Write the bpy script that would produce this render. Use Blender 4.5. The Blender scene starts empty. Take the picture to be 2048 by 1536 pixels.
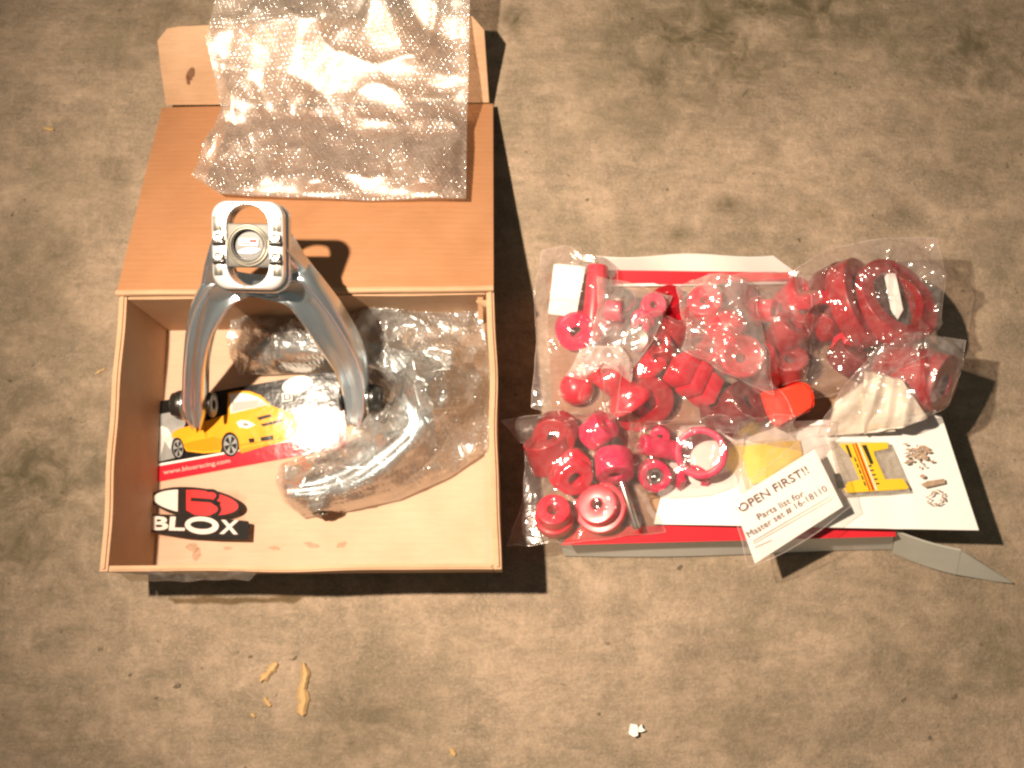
import bpy, bmesh, math, random
import numpy as np
from mathutils import Vector, Matrix, Quaternion
from mathutils.bvhtree import BVHTree

random.seed(7)
S = bpy.context.scene
C = S.collection

# ------------------------------------------------------------------ camera
H = 0.83                      # camera height above the slab, metres
TILT = math.radians(13.7)
FPX = 1773.0                  # focal length in pixels of the 2048 wide photograph
cam = bpy.data.cameras.new('camera')
cam.sensor_width = 36.0
cam.lens = FPX / 2048 * 36
cam.clip_start = 0.01
cam.clip_end = 60
camo = bpy.data.objects.new('camera', cam)
C.objects.link(camo)
camo.location = (0, 0, H)
camo.rotation_euler = (TILT, 0, 0)
cam.dof.use_dof = True
cam.dof.focus_distance = 0.74
cam.dof.aperture_fstop = 7.0
S.camera = camo

# ------------------------------------------------------------------ light and exposure
w = bpy.data.worlds.new('World'); S.world = w; w.use_nodes = True
bgn = w.node_tree.nodes['Background']
bgn.inputs[0].default_value = (0.84, 0.83, 0.68, 1)
bgn.inputs[1].default_value = 0.125
LP = Vector((-0.355, 0.185, 0.93))
ld = bpy.data.lights.new('lamp', 'SPOT')
ld.energy = 97; ld.color = (1.0, 0.81, 0.62)
ld.spot_size = math.radians(118); ld.spot_blend = 1.0
ld.shadow_soft_size = 0.013
lo = bpy.data.objects.new('hand_lamp_light', ld); C.objects.link(lo)
lo.location = LP
AIM = Vector((0.26, 0.32, 0.0))
lo.rotation_euler = (AIM - LP).to_track_quat('-Z', 'Y').to_euler()
S.view_settings.view_transform = 'Standard'
S.view_settings.look = 'None'
S.view_settings.exposure = 0
S.view_settings.gamma = 1
S.cycles.transparent_max_bounces = 40
S.cycles.max_bounces = 10
S.cycles.filter_width = 2.5

# ------------------------------------------------------------------ pixel -> world
ct, st = math.cos(TILT), math.sin(TILT)
def ray(px, py):
    dx, dy = (px - 1024) / FPX, -(py - 768) / FPX
    return Vector((dx, dy * ct + st, dy * st - ct))
def P(px, py, z=0.0):
    d = ray(px, py); t = (z - H) / d.z
    return Vector((d.x * t, d.y * t, z))
def RP(px, py, O, N):
    d = ray(px, py); o = Vector((0, 0, H))
    t = (O - o).dot(N) / d.dot(N)
    return o + d * t
def pxm(z, py=768):           # metres per photo pixel at that height
    return (H - z) / (-ray(1024, py).z) / FPX

# ------------------------------------------------------------------ helpers
def link(o, parent=None):
    C.objects.link(o)
    if parent is not None:
        o.parent = parent
        o.matrix_parent_inverse = parent_inv(parent)
    return o
def parent_inv(p):
    m = p.matrix_basis.copy()
    q = p
    while q.parent is not None:
        m = q.parent.matrix_basis @ q.matrix_parent_inverse @ m if False else m
        break
    return WM(p).inverted()
def WM(o):
    if o.parent is None: return o.matrix_basis.copy()
    return WM(o.parent) @ o.matrix_parent_inverse @ o.matrix_basis
def tag(o, label=None, cat=None, group=None, kind=None):
    if label: o['label'] = label
    if cat: o['category'] = cat
    if group: o['group'] = group
    if kind: o['kind'] = kind
    return o
def empty(name, loc, label, cat, group=None):
    o = bpy.data.objects.new(name, None); C.objects.link(o)
    o.location = loc; o.empty_display_size = 0.02
    return tag(o, label, cat, group)
def sharp(bm, ang=35):
    a = math.radians(ang)
    for f in bm.faces: f.smooth = True
    for e in bm.edges:
        if len(e.link_faces) == 2 and e.calc_face_angle(0) > a: e.smooth = False
def obj(name, bm, mat, parent=None, ang=35, smooth=True, mtx=None):
    if smooth: sharp(bm, ang)
    me = bpy.data.meshes.new(name); bm.to_mesh(me); bm.free()
    if mat: me.materials.append(mat)
    o = bpy.data.objects.new(name, me)
    if mtx is not None and parent is None: o.matrix_basis = mtx
    C.objects.link(o)
    if parent is not None:
        o.parent = parent
        o.matrix_parent_inverse = WM(parent).inverted()
        if mtx is not None: o.matrix_basis = mtx
    return o
def npmesh(name, V, F, mat, parent=None, smooth=True):
    me = bpy.data.meshes.new(name)
    me.from_pydata([tuple(v) for v in V], [], F)
    if smooth: me.polygons.foreach_set('use_smooth', [True] * len(me.polygons))
    me.materials.append(mat); me.update()
    o = bpy.data.objects.new(name, me); C.objects.link(o)
    if parent is not None:
        o.parent = parent; o.matrix_parent_inverse = WM(parent).inverted()
    return o
def box(bm, x0, x1, y0, y1, z0, z1, bev=0.0, M=None):
    vs = [bm.verts.new((x, y, z)) for z in (z0, z1) for y in (y0, y1) for x in (x0, x1)]
    fs = [(0,2,3,1),(4,5,7,6),(0,1,5,4),(2,6,7,3),(0,4,6,2),(1,3,7,5)]
    F = [bm.faces.new([vs[i] for i in f]) for f in fs]
    if bev > 0:
        es = list({e for f in F for e in f.edges})
        r = bmesh.ops.bevel(bm, geom=es, offset=bev, segments=2, affect='EDGES', profile=0.5)
        nv = list({v for f in r['faces'] for v in f.verts} | {v for v in vs if v.is_valid})
    else: nv = vs
    if M is not None:
        for v in nv: v.co = M @ v.co
    return bm
def slab(name, corners, th, mat, parent=None, nu=1, nv=1, warp=None, bev=None):
    """thick sheet: corners TL,TR,BR,BL of the top face, th thickness along -normal"""
    TL, TR, BR, BL = [Vector(c) for c in corners]
    n = (TR - TL).cross(TL - BL).normalized()
    bm = bmesh.new()
    top, bot = [], []
    for j in range(nv + 1):
        for i in range(nu + 1):
            u, v = i / nu, j / nv
            p = (TL * (1-u) + TR * u) * (1-v) + (BL * (1-u) + BR * u) * v
            if warp: p = p + n * warp(u, v)
            top.append(bm.verts.new(p)); bot.append(bm.verts.new(p - n * th))
    W = nu + 1
    for j in range(nv):
        for i in range(nu):
            a, b, c, d = j*W+i, j*W+i+1, (j+1)*W+i+1, (j+1)*W+i
            bm.faces.new([top[a], top[d], top[c], top[b]])
            bm.faces.new([bot[a], bot[b], bot[c], bot[d]])
    rim = [i for i in range(W)] + [j*W+nu for j in range(1, nv+1)] + [nv*W+i for i in range(nu-1, -1, -1)] + [j*W for j in range(nv-1, 0, -1)]
    for k in range(len(rim)):
        a, b = rim[k], rim[(k+1) % len(rim)]
        bm.faces.new([top[a], top[b], bot[b], bot[a]])
    bmesh.ops.recalc_face_normals(bm, faces=bm.faces)
    return obj(name, bm, mat, parent)
def poly(name, pts, th, mat, parent=None, n=Vector((0, 0, 1))):
    """flat outline (world points) given a thickness along -n"""
    bm = bmesh.new()
    t = [bm.verts.new(p) for p in pts]; b = [bm.verts.new(Vector(p) - n * th) for p in pts]
    bm.faces.new(t); bm.faces.new(list(reversed(b)))
    for i in range(len(t)):
        j = (i + 1) % len(t); bm.faces.new([t[i], b[i], b[j], t[j]])
    bmesh.ops.recalc_face_normals(bm, faces=bm.faces)
    return obj(name, bm, mat, parent)
def arc(cx, cy, rx, ry, a0, a1, n, rot=0):
    out = []
    for i in range(n + 1):
        a = math.radians(a0 + (a1 - a0) * i / n)
        x, y = rx * math.cos(a), ry * math.sin(a); r = math.radians(rot)
        out.append((cx + x*math.cos(r) - y*math.sin(r), cy + x*math.sin(r) + y*math.cos(r)))
    return out
def lathe(bm, prof, seg=44, M=None, a0=0, a1=360):
    """closed profile [(r,z)...] revolved round z"""
    full = abs(a1 - a0) >= 360
    n = seg if full else seg + 1
    rings = []
    for i in range(n):
        a = math.radians(a0 + (a1 - a0) * i / seg)
        rings.append([bm.verts.new((r*math.cos(a), r*math.sin(a), z)) for r, z in prof])
    m = len(prof)
    for i in range(seg):
        A, B = rings[i], rings[(i+1) % n]
        for k in range(m):
            l = (k + 1) % m
            if prof[k][0] < 1e-7 and prof[l][0] < 1e-7: continue
            bm.faces.new([A[k], B[k], B[l], A[l]])
    if not full:
        bm.faces.new(rings[0]); bm.faces.new(list(reversed(rings[-1])))
    bmesh.ops.remove_doubles(bm, verts=[v for r in rings for v in r], dist=1e-7)
    bmesh.ops.recalc_face_normals(bm, faces=bm.faces)
    if M is not None: bmesh.ops.transform(bm, matrix=M, verts=[v for r in rings for v in r if v.is_valid])
    return bm
def rnd(prof, r=0.0012, n=3):
    """round the corners of a closed profile"""
    out = []; m = len(prof)
    for i in range(m):
        p, a, b = Vector(prof[i]), Vector(prof[i-1]), Vector(prof[(i+1) % m])
        if p.x < 1e-6: out.append(tuple(p)); continue
        da, db = (a-p), (b-p)
        k = min(r, da.length*.45, db.length*.45)
        A, B = p + da.normalized()*k, p + db.normalized()*k
        for t in range(n + 1):
            t /= n
            q = A*(1-t)**2 + p*2*t*(1-t) + B*t*t
            out.append((q.x, q.y))
    return out
def tube(bm, pts, r, seg=8, closed=False):
    pts = [Vector(p) for p in pts]; rings = []
    n = len(pts)
    for i, p in enumerate(pts):
        a = pts[i-1] if (i > 0 or closed) else p
        b = pts[(i+1) % n] if (i < n-1 or closed) else p
        t = (b - a).normalized()
        u = t.orthogonal().normalized() if i == 0 else (pu - t * pu.dot(t)).normalized()
        pu = u; v = t.cross(u)
        rr = r(i/(n-1)) if callable(r) else r
        rings.append([bm.verts.new(p + (u*math.cos(2*math.pi*k/seg) + v*math.sin(2*math.pi*k/seg))*rr) for k in range(seg)])
    for i in range(n if closed else n-1):
        A, B = rings[i], rings[(i+1) % n]
        for k in range(seg): bm.faces.new([A[k], A[(k+1)%seg], B[(k+1)%seg], B[k]])
    if not closed:
        bm.faces.new(list(reversed(rings[0]))); bm.faces.new(rings[-1])
    bmesh.ops.recalc_face_normals(bm, faces=bm.faces)
    return bm
def catmull(P_, k):
    out = []; n = len(P_)
    for i in range(n-1):
        p0, p1, p2, p3 = P_[max(i-1,0)], P_[i], P_[i+1], P_[min(i+2,n-1)]
        for j in range(k):
            t = j/k
            out.append(0.5*((2*p1)+(p2-p0)*t+(2*p0-5*p1+4*p2-p3)*t*t+(3*p1-p0-3*p2+p3)*t**3))
    out.append(P_[-1]); return out
def axisM(loc, ax, spin=0):
    q = Vector(ax).normalized().to_track_quat('Z', 'Y')
    return Matrix.Translation(loc) @ q.to_matrix().to_4x4() @ Matrix.Rotation(math.radians(spin), 4, 'Z')

# value noise in numpy
def vnoise(x, y, seed=0):
    rs = np.random.RandomState(seed); T = rs.rand(64, 64)
    xi, yi = np.floor(x).astype(int), np.floor(y).astype(int)
    fx, fy = x - xi, y - yi
    fx = fx*fx*(3-2*fx); fy = fy*fy*(3-2*fy)
    g = lambda a, b: T[a % 64, b % 64]
    return (g(xi,yi)*(1-fx)+g(xi+1,yi)*fx)*(1-fy)+(g(xi,yi+1)*(1-fx)+g(xi+1,yi+1)*fx)*fy

# ------------------------------------------------------------------ materials
def nm(name):
    m = bpy.data.materials.new(name); m.use_nodes = True
    nt = m.node_tree
    return m, nt, nt.nodes['Principled BSDF'], nt.nodes['Material Output']
def N(nt, t, **kw):
    n = nt.nodes.new(t)
    for k, v in kw.items():
        if k == 'inp':
            for a, b in v.items(): n.inputs[a].default_value = b
        else: setattr(n, k, v)
    return n
def simple(name, col, rough=0.5, metal=0.0, coat=0.0, spec=0.5, bump=0.0, bscale=400, var=0.0, sss=0.0, vscale=60, coat_r=0.06):
    m, nt, b, out = nm(name)
    b.inputs['Base Color'].default_value = (*col, 1)
    b.inputs['Roughness'].default_value = rough
    b.inputs['Metallic'].default_value = metal
    b.inputs['Coat Weight'].default_value = coat
    b.inputs['Coat Roughness'].default_value = coat_r
    b.inputs['Specular IOR Level'].default_value = spec
    if sss: 
        b.inputs['Subsurface Weight'].default_value = sss
        b.inputs['Subsurface Radius'].default_value = (1, .15, .12)
        b.inputs['Subsurface Scale'].default_value = 0.006
    tc = N(nt, 'ShaderNodeTexCoord')
    if bump:
        no = N(nt, 'ShaderNodeTexNoise', inp={'Scale': bscale, 'Detail': 4})
        nt.links.new(tc.outputs['Object'], no.inputs['Vector'])
        bp = N(nt, 'ShaderNodeBump', inp={'Strength': bump, 'Distance': 0.001})
        nt.links.new(no.outputs[0], bp.inputs['Height']); nt.links.new(bp.outputs[0], b.inputs['Normal']); nt.links.new(bp.outputs[0], b.inputs['Coat Normal'])
    if var:
        no = N(nt, 'ShaderNodeTexNoise', inp={'Scale': vscale, 'Detail': 5})
        nt.links.new(tc.outputs['Object'], no.inputs['Vector'])
        mx = N(nt, 'ShaderNodeMix', data_type='RGBA')
        mx.inputs['A'].default_value = (*[c*(1-var) for c in col], 1)
        mx.inputs['B'].default_value = (*[min(1, c*(1+var)) for c in col], 1)
        nt.links.new(no.outputs[0], mx.inputs['Factor']); nt.links.new(mx.outputs['Result'], b.inputs['Base Color'])
    return m
def film(name, milk=0.12, rough=0.12, tint=(1, .97, .96), gloss=1.0, milkcol=(.95, .84, .80), bscale=90, bstr=0.25, cap=0.16):
    m, nt, b, out = nm(name); nt.nodes.remove(b)
    L = nt.links.new
    tr = N(nt, 'ShaderNodeBsdfTransparent'); tr.inputs[0].default_value = (*tint, 1)
    df = N(nt, 'ShaderNodeBsdfDiffuse'); df.inputs[0].default_value = (*milkcol, 1)
    tl = N(nt, 'ShaderNodeBsdfTranslucent'); tl.inputs[0].default_value = (*milkcol, 1)
    gl = N(nt, 'ShaderNodeBsdfGlossy', inp={'Roughness': rough})
    a = N(nt, 'ShaderNodeMixShader', inp={0: 0.15}); L(df.outputs[0], a.inputs[1]); L(tl.outputs[0], a.inputs[2])
    tc = N(nt, 'ShaderNodeTexCoord')
    no = N(nt, 'ShaderNodeTexNoise', inp={'Scale': bscale, 'Detail': 3, 'Distortion': 1.2})
    L(tc.outputs['Object'], no.inputs['Vector'])
    mr = N(nt, 'ShaderNodeMapRange', inp={1: .35, 2: .75, 3: milk*0.6, 4: milk*1.5}); L(no.outputs[0], mr.inputs[0])
    c = N(nt, 'ShaderNodeMixShader'); L(mr.outputs[0], c.inputs[0]); L(tr.outputs[0], c.inputs[1]); L(a.outputs[0], c.inputs[2])
    bp = N(nt, 'ShaderNodeBump', inp={'Strength': bstr, 'Distance': 0.002}); L(no.outputs[0], bp.inputs['Height']); L(bp.outputs[0], gl.inputs['Normal'])
    fr = N(nt, 'ShaderNodeFresnel', inp={'IOR': 1.5}); 
    mu = N(nt, 'ShaderNodeMath', operation='MULTIPLY', inp={1: gloss}); mu.use_clamp = True
    L(fr.outputs[0], mu.inputs[0])
    mn = N(nt, 'ShaderNodeMath', operation='MINIMUM', inp={1: cap}); L(mu.outputs[0], mn.inputs[0])
    d = N(nt, 'ShaderNodeMixShader'); L(mn.outputs[0], d.inputs[0]); L(c.outputs[0], d.inputs[1]); L(gl.outputs[0], d.inputs[2])
    L(d.outputs[0], out.inputs['Surface'])
    return m

def concrete_mat():
    m, nt, b, out = nm('concrete'); L = nt.links.new
    tc = N(nt, 'ShaderNodeTexCoord')
    def noise(scale, detail=6, rough=.6, dist=0, stretch=None, off=(0,0,0), rz=0):
        n = N(nt, 'ShaderNodeTexNoise', inp={'Scale': scale, 'Detail': detail, 'Roughness': rough, 'Distortion': dist})
        mp = N(nt, 'ShaderNodeMapping'); mp.inputs['Location'].default_value = off
        mp.inputs['Rotation'].default_value = (0,0,rz)
        if stretch: mp.inputs['Scale'].default_value = stretch
        L(tc.outputs['Object'], mp.inputs[0]); L(mp.outputs[0], n.inputs['Vector']); return n.outputs[0]
    def ramp(v, a, b_, lo=0., hi=1.):
        r = N(nt, 'ShaderNodeMapRange', inp={1: a, 2: b_, 3: lo, 4: hi}); L(v, r.inputs[0]); return r.outputs[0]
    def mixc(f, A, B):
        x = N(nt, 'ShaderNodeMix', data_type='RGBA')
        L(f, x.inputs['Factor'])
        for s, v in (('A', A), ('B', B)):
            if isinstance(v, tuple): x.inputs[s].default_value = (*v, 1)
            else: L(v, x.inputs[s])
        return x.outputs['Result']
    def mth(op, a, b_):
        x = N(nt, 'ShaderNodeMath', operation=op)
        for i, v in enumerate((a, b_)):
            if isinstance(v, (int, float)): x.inputs[i].default_value = v
            else: L(v, x.inputs[i])
        return x.outputs[0]
    base = mixc(ramp(noise(11, 9, .72, .2), .36, .64), (.225, .172, .122), (.45, .33, .235))
    # trowelled streaks
    c = mixc(ramp(noise(16, 7, .75, .0, (1, 4, 1), rz=.35), .42, .66, 0, .60), base, (.16, .135, .095))
    c = mixc(ramp(noise(19, 8, .72, .2, None, (3, 1, 0)), .47, .66, 0, .75), c, (.48, .355, .255))
    c = mixc(ramp(noise(90, 6, .8), .46, .70, 0, .55), c, (.17, .14, .095))
    c = mixc(ramp(noise(330, 3, .8), .48, .74, 0, .45), c, (.58, .46, .34))
    c = mixc(ramp(noise(260, 3, .8, 0, None, (5, 5, 0)), .56, .76, 0, .55), c, (.10, .08, .05))
    # small dark blotches
    v = noise(34, 6, .7, .0, None, (7, 2, 0))
    c = mixc(ramp(v, .60, .80, 0, .35), c, (.12, .10, .058))
    c = mixc(ramp(noise(4.5, 6, .7, .3, None, (2, 9, 0)), .46, .68, 0, .4), c, (.17, .145, .09))
    # old stains, and left-side lamp falloff painted as dark patches: (px, py, radius m, strength)
    tot = None
    for (px, py, r, s, sy) in STAINS_FALLOFF:
        q = P(px, py, 0)
        mp = N(nt, 'ShaderNodeMapping'); mp.inputs['Location'].default_value = (-q.x/r, -q.y/(r*sy), 0)
        mp.inputs['Scale'].default_value = (1/r, 1/(r*sy), 0)
        L(tc.outputs['Object'], mp.inputs[0])
        le = N(nt, 'ShaderNodeVectorMath', operation='LENGTH'); L(mp.outputs[0], le.inputs[0])
        k = ramp(le.outputs['Value'], 0, 1.25, s, 0)
        tot = k if tot is None else mth('MAXIMUM', tot, k)
    pat = ramp(noise(30, 7, .75, .6, None, (1, 4, 0)), .36, .62)
    f = mth('MULTIPLY', tot, mth('ADD', mth('MULTIPLY', pat, 1.1), .25))
    c = mixc(f, c, (.10, .08, .045))
    c = mixc(ramp(noise(75, 2, .5, .3, None, (9, 1, 0)), .70, .76, 0, .8), c, (.07, .055, .035))
    L(c, b.inputs['Base Color']); b.inputs['Roughness'].default_value = .8
    b.inputs['Specular IOR Level'].default_value = .25
    h = mth('ADD', mth('ADD', mth('MULTIPLY', noise(60, 6, .7), .6), mth('MULTIPLY', noise(350, 4, .7), .35)), mth('MULTIPLY', noise(14, 5, .7, .0, (1, 4, 1), rz=.3), 1.2))
    bp = N(nt, 'ShaderNodeBump', inp={'Strength': .7, 'Distance': .0035}); L(h, bp.inputs['Height']); L(bp.outputs[0], b.inputs['Normal'])
    return m

def card_mat(name, col, dark, wave=True, rot=0):
    m, nt, b, out = nm(name); L = nt.links.new
    tc = N(nt, 'ShaderNodeTexCoord')
    mp = N(nt, 'ShaderNodeMapping'); mp.inputs['Scale'].default_value = (3, 40, 40) ; L(tc.outputs['Object'], mp.inputs[0])
    n1 = N(nt, 'ShaderNodeTexNoise', inp={'Scale': 14, 'Detail': 6, 'Roughness': .7}); L(mp.outputs[0], n1.inputs['Vector'])
    n2 = N(nt, 'ShaderNodeTexNoise', inp={'Scale': 25, 'Detail': 5}); L(tc.outputs['Object'], n2.inputs['Vector'])
    ad = N(nt, 'ShaderNodeMath', operation='ADD'); L(n1.outputs[0], ad.inputs[0]); L(n2.outputs[0], ad.inputs[1])
    mr = N(nt, 'ShaderNodeMapRange', inp={1: .7, 2: 1.3}); L(ad.outputs[0], mr.inputs[0])
    mx = N(nt, 'ShaderNodeMix', data_type='RGBA'); mx.inputs['A'].default_value = (*dark, 1); mx.inputs['B'].default_value = (*col, 1)
    L(mr.outputs[0], mx.inputs['Factor']); L(mx.outputs['Result'], b.inputs['Base Color'])
    b.inputs['Roughness'].default_value = .62; b.inputs['Specular IOR Level'].default_value = .3
    wv = N(nt, 'ShaderNodeTexWave', wave_type='BANDS', bands_direction='Y', inp={'Scale': 52, 'Distortion': .6, 'Detail': 1})
    L(tc.outputs['Object'], wv.inputs['Vector'])
    bp = N(nt, 'ShaderNodeBump', inp={'Strength': .13 if wave else .05, 'Distance': .0008}); L(wv.outputs[1], bp.inputs['Height']); L(bp.outputs[0], b.inputs['Normal'])
    return m

STAINS_FALLOFF = [(1400, 70, .15, .95, .7), (1560, 10, .26, .9, .35), (1340, 130, .10, .8, 1), (1960, 90, .16, .75, .9), (1900, 160, .07, .6, 1), (1480, 150, .07, .7, .7), (1030, 40, .022, .9, 1),
          (40, 980, .16, .8, 1), (60, 1060, .08, .6, .8), (1940, 340, .05, .5, .8), (1990, 30, .09, .6, 1), (20, 640, .10, .5, 1), (230, 350, .02, .7, 1), (110, 510, .03, .6, 1), (720, 1440, .07, .6, .9), (1500, 1440, .1, .4, .7),
          (1460, 410, .02, .7, .6), (1360, 470, .018, .7, .6), (1630, 430, .02, .6, .8), (1790, 430, .03, .6, .8), (1545, 305, .02, .7, .8), (1900, 1330, .12, .5, .8), (330, 40, .08, .6, .8), (120, 1500, .15, .4, .6), (1990, 1300, .1, .5, 1)]
M_CONC = concrete_mat()
M_KRAFT = card_mat('kraft_board', (.56, .385, .27), (.49, .32, .21))
M_LID = card_mat('kraft_lid', (.42, .205, .10), (.35, .165, .075))  # kraft darkened to carry the shade of a lid sloping from the lamp
M_KEDGE = card_mat('kraft_edge', (.52, .33, .20), (.40, .24, .135), False)
M_ALU = simple('polished_aluminium', (.68, .76, .82), .26, .92, var=.05, vscale=25, bump=.04, bscale=200)
M_ALUB = simple('bright_aluminium', (.86, .86, .86), .30, .75, bump=.05, bscale=300)
M_STEEL = simple('steel', (.62, .60, .55), .22, .95)
M_DSTEEL = simple('dark_steel', (.20, .19, .16), .35, .8)
M_BLACK = simple('black_rubber', (.016, .015, .013), .38, coat=.2)
M_ZINC = simple('zinc_washer', (.55, .55, .50), .38, .75)
M_RED = simple('red_polyurethane', (.70, .006, .038), .36, coat=.25, sss=.12, var=.12, coat_r=.2)
M_PINK = simple('magenta_polyurethane', (.66, .010, .085), .38, coat=.2, sss=.12, var=.12, coat_r=.2)
M_DRED = simple('dark_red_polyurethane', (.34, .004, .012), .34, coat=.3, var=.15, coat_r=.2)
M_ORED = simple('orange_red_polyurethane', (.85, .035, .008), .42, coat=.1, sss=.12, var=.08)
M_MAROON = simple('maroon_rubber', (.17, .010, .012), .42, coat=.1, var=.2)
M_WHITE = simple('white_paper', (.82, .81, .78), .55, bump=.08, bscale=150)
M_WBOARD = simple('white_coated_board', (.80, .79, .74), .45, var=.05, bump=.05)
M_INNER = card_mat('inner_board', (.40, .25, .155), (.30, .18, .10))  # kraft interior, with the shadow between the parts put into its colour
M_WBSHADE = simple('shaded_white_board', (.50, .49, .43), .6, var=.1)  # the carton's white board, its unlit grey put into the colour
M_REDP = simple('red_print', (.62, .022, .035), .38, var=.06)
M_CREAM = simple('cream_folded_plastic', (.80, .73, .62), .45, var=.08, bump=.3, bscale=60)
M_FILM = film('clear_polybag', .065, .13, gloss=2.2, cap=.24)
M_FILM2 = film('hazy_polybag', .125, .15, bscale=60, gloss=2.4, cap=.26)
M_MILK = film('milky_polybag', .55, .3, milkcol=(.85, .76, .68))
M_BUB = film('bubble_wrap_bubbles', .13, .13, tint=(.99, .96, .93), milkcol=(.97, .82, .70), cap=.42, gloss=3.2, bscale=120, bstr=.35)
M_BUBW = film('wound_bubbles', .10, .11, tint=(.98, .98, .97), milkcol=(.88, .86, .82), cap=.5, gloss=3.5, bscale=120, bstr=.35)
M_BUBWF = film('wound_film', .12, .28, tint=(.98, .98, .97), milkcol=(.88, .86, .82), cap=.5, gloss=6.0, bscale=50, bstr=.4)
M_BUBF = film('bubble_wrap_film', .17, .40, tint=(.99, .96, .93), milkcol=(.97, .82, .70), cap=.62, gloss=8.0, bscale=50, bstr=.4)
M_SEAM = film('bag_seam', .22, .15, gloss=1.5)
M_TAPE = film('clear_tape', .10, .15, tint=(.85, .80, .70), gloss=1.5)
def ink(name, col, gl=.0, r=.35): return simple(name, col, r, coat=gl)
G = .8
I_BLACK = simple('card_black_ink', (.012, .011, .010), .30, coat=.45, coat_r=.11, spec=.0, bump=.9, bscale=22)
I_YEL = simple('card_yellow_ink', (.85, .35, .02), .35, var=.22, vscale=45, coat=.45, coat_r=.11, spec=.0, bump=.9, bscale=22)
I_YEL2 = simple('card_amber_ink', (.62, .25, .01), .35, coat=.45, coat_r=.11, spec=.0, bump=.9, bscale=22)
I_RED = simple('card_red_ink', (.66, .02, .035), .35, coat=.45, coat_r=.11, spec=.0, bump=.9, bscale=22)
I_WHT = simple('card_white_ink', (.78, .76, .70), .35, coat=.45, coat_r=.11, spec=.0, bump=.9, bscale=22)
I_GREY = simple('card_grey_ink', (.30, .30, .29), .35, coat=.45, coat_r=.11, spec=.0, bump=.9, bscale=22, var=.7, vscale=50)
S_BLACK = simple('sticker_black', (.008, .007, .006), .5, spec=.08)
S_RED = simple('sticker_red', (.62, .006, .010), .45, spec=.25)
S_WHT = simple('sticker_white', (.72, .70, .66), .4, coat=.2)
T_BROWN = simple('brown_print', (.42, .29, .20), .6, var=.75, vscale=260)
T_INK = simple('dark_lettering', (.10, .04, .035), .5)
T_GREY = simple('grey_print', (.45, .43, .40), .5)
D_YEL = simple('yellow_decal', (.83, .52, .03), .35, coat=.3)
D_RED = simple('decal_red', (.45, .03, .01), .4)
D_BLK = simple('decal_black', (.03, .028, .02), .4)
M_CHIP = simple('dry_wood', (.52, .34, .15), .7, var=.25, vscale=200, bump=.5, bscale=300)
M_CHIPW = simple('white_plastic_chip', (.9, .88, .84), .4)

# ------------------------------------------------------------------ ground
bm = bmesh.new()
bmesh.ops.create_grid(bm, x_segments=8, y_segments=8, size=4)
g = obj('concrete_floor', bm, M_CONC); tag(g, kind='structure')

# ------------------------------------------------------------------ cardboard box
RZ = .10
rim = [P(237, 588, RZ), P(987, 577, RZ), P(1003, 1138, RZ), P(197, 1143, RZ)]   # TL TR BR BL outer
cb = empty('cardboard_box', (rim[0] + rim[1] + rim[2] + rim[3]) / 4 - Vector((0, 0, RZ)),
           'open brown cardboard carton with its lid folded back, holding metal arms', 'box')
def at(uv, z):
    u, v = uv
    p = (rim[0]*(1-u) + rim[1]*u)*(1-v) + (rim[3]*(1-u) + rim[2]*u)*v
    return Vector((p.x, p.y, z))
def wall(name, a, b, th, z0, z1, inward, mat, wob=.0010, seed=0):
    """upright panel from a to b (uv), thickness inward"""
    A, B = at(a, 0), at(b, 0); d = (B - A).normalized(); n = Vector((-d.y, d.x, 0)) * inward
    bm = bmesh.new(); nU, nZ = 26, 6; grid = {}
    rnds = random.Random(seed)
    ph = [rnds.uniform(0, 6) for _ in range(4)]
    for s in (0, 1):
        for j in range(nZ + 1):
            for i in range(nU + 1):
                u, zz = i/nU, j/nZ
                wv = wob * (math.sin(u*7+ph[0]) + .5*math.sin(u*17+ph[1])) * zz * math.sin(math.pi*u)
                p = A.lerp(B, u) + n*(s*th + wv); p.z = z0 + (z1-z0)*zz + (wob*.6*math.sin(u*11+ph[2]) if j == nZ else 0)*math.sin(math.pi*u)
                grid[s, j, i] = bm.verts.new(p)
    for j in range(nZ):
        for i in range(nU):
            bm.faces.new([grid[0,j,i], grid[0,j,i+1], grid[0,j+1,i+1], grid[0,j+1,i]])
            bm.faces.new([grid[1,j,i], grid[1,j+1,i], grid[1,j+1,i+1], grid[1,j,i+1]])
    for i in range(nU):
        bm.faces.new([grid[0,nZ,i], grid[0,nZ,i+1], grid[1,nZ,i+1], grid[1,nZ,i]])
        bm.faces.new([grid[0,0,i], grid[1,0,i], grid[1,0,i+1], grid[0,0,i+1]])
    for j in range(nZ):
        bm.faces.new([grid[0,j,0], grid[0,j+1,0], grid[1,j+1,0], grid[1,j,0]])
        bm.faces.new([grid[0,j,nU], grid[1,j,nU], grid[1,j+1,nU], grid[0,j+1,nU]])
    bmesh.ops.recalc_face_normals(bm, faces=bm.faces)
    bmesh.ops.bevel(bm, geom=[e for e in bm.edges if e.is_valid and len(e.link_faces)==2 and e.calc_face_angle(0) > 1.0 and min(v.co.z for v in e.verts) > z1-.004], offset=th*.3, segments=2, affect='EDGES')
    return obj(name, bm, mat, cb)
slab('floor_panel', [at((.004,.004), .0045), at((.996,.004), .0045), at((.996,.996), .0045), at((.004,.996), .0045)], .004, M_KRAFT, cb, 2, 2)
wall('side_wall', (0, 1), (0, 0), .0065, .0006, RZ, -1, M_KEDGE, .0012, 1)
wall('side_wall', (1, 1), (1, 0), .0065, .0006, RZ, 1, M_KEDGE, .0012, 2)
wall('front_wall', (.022, 1), (.978, 1), .0045, .0006, RZ-.001, 1, M_KEDGE, .0009, 3)
wall('back_wall', (.022, 0), (.978, 0), .0040, .0006, RZ-.002, -1, M_KEDGE, .0006, 4)
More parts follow.
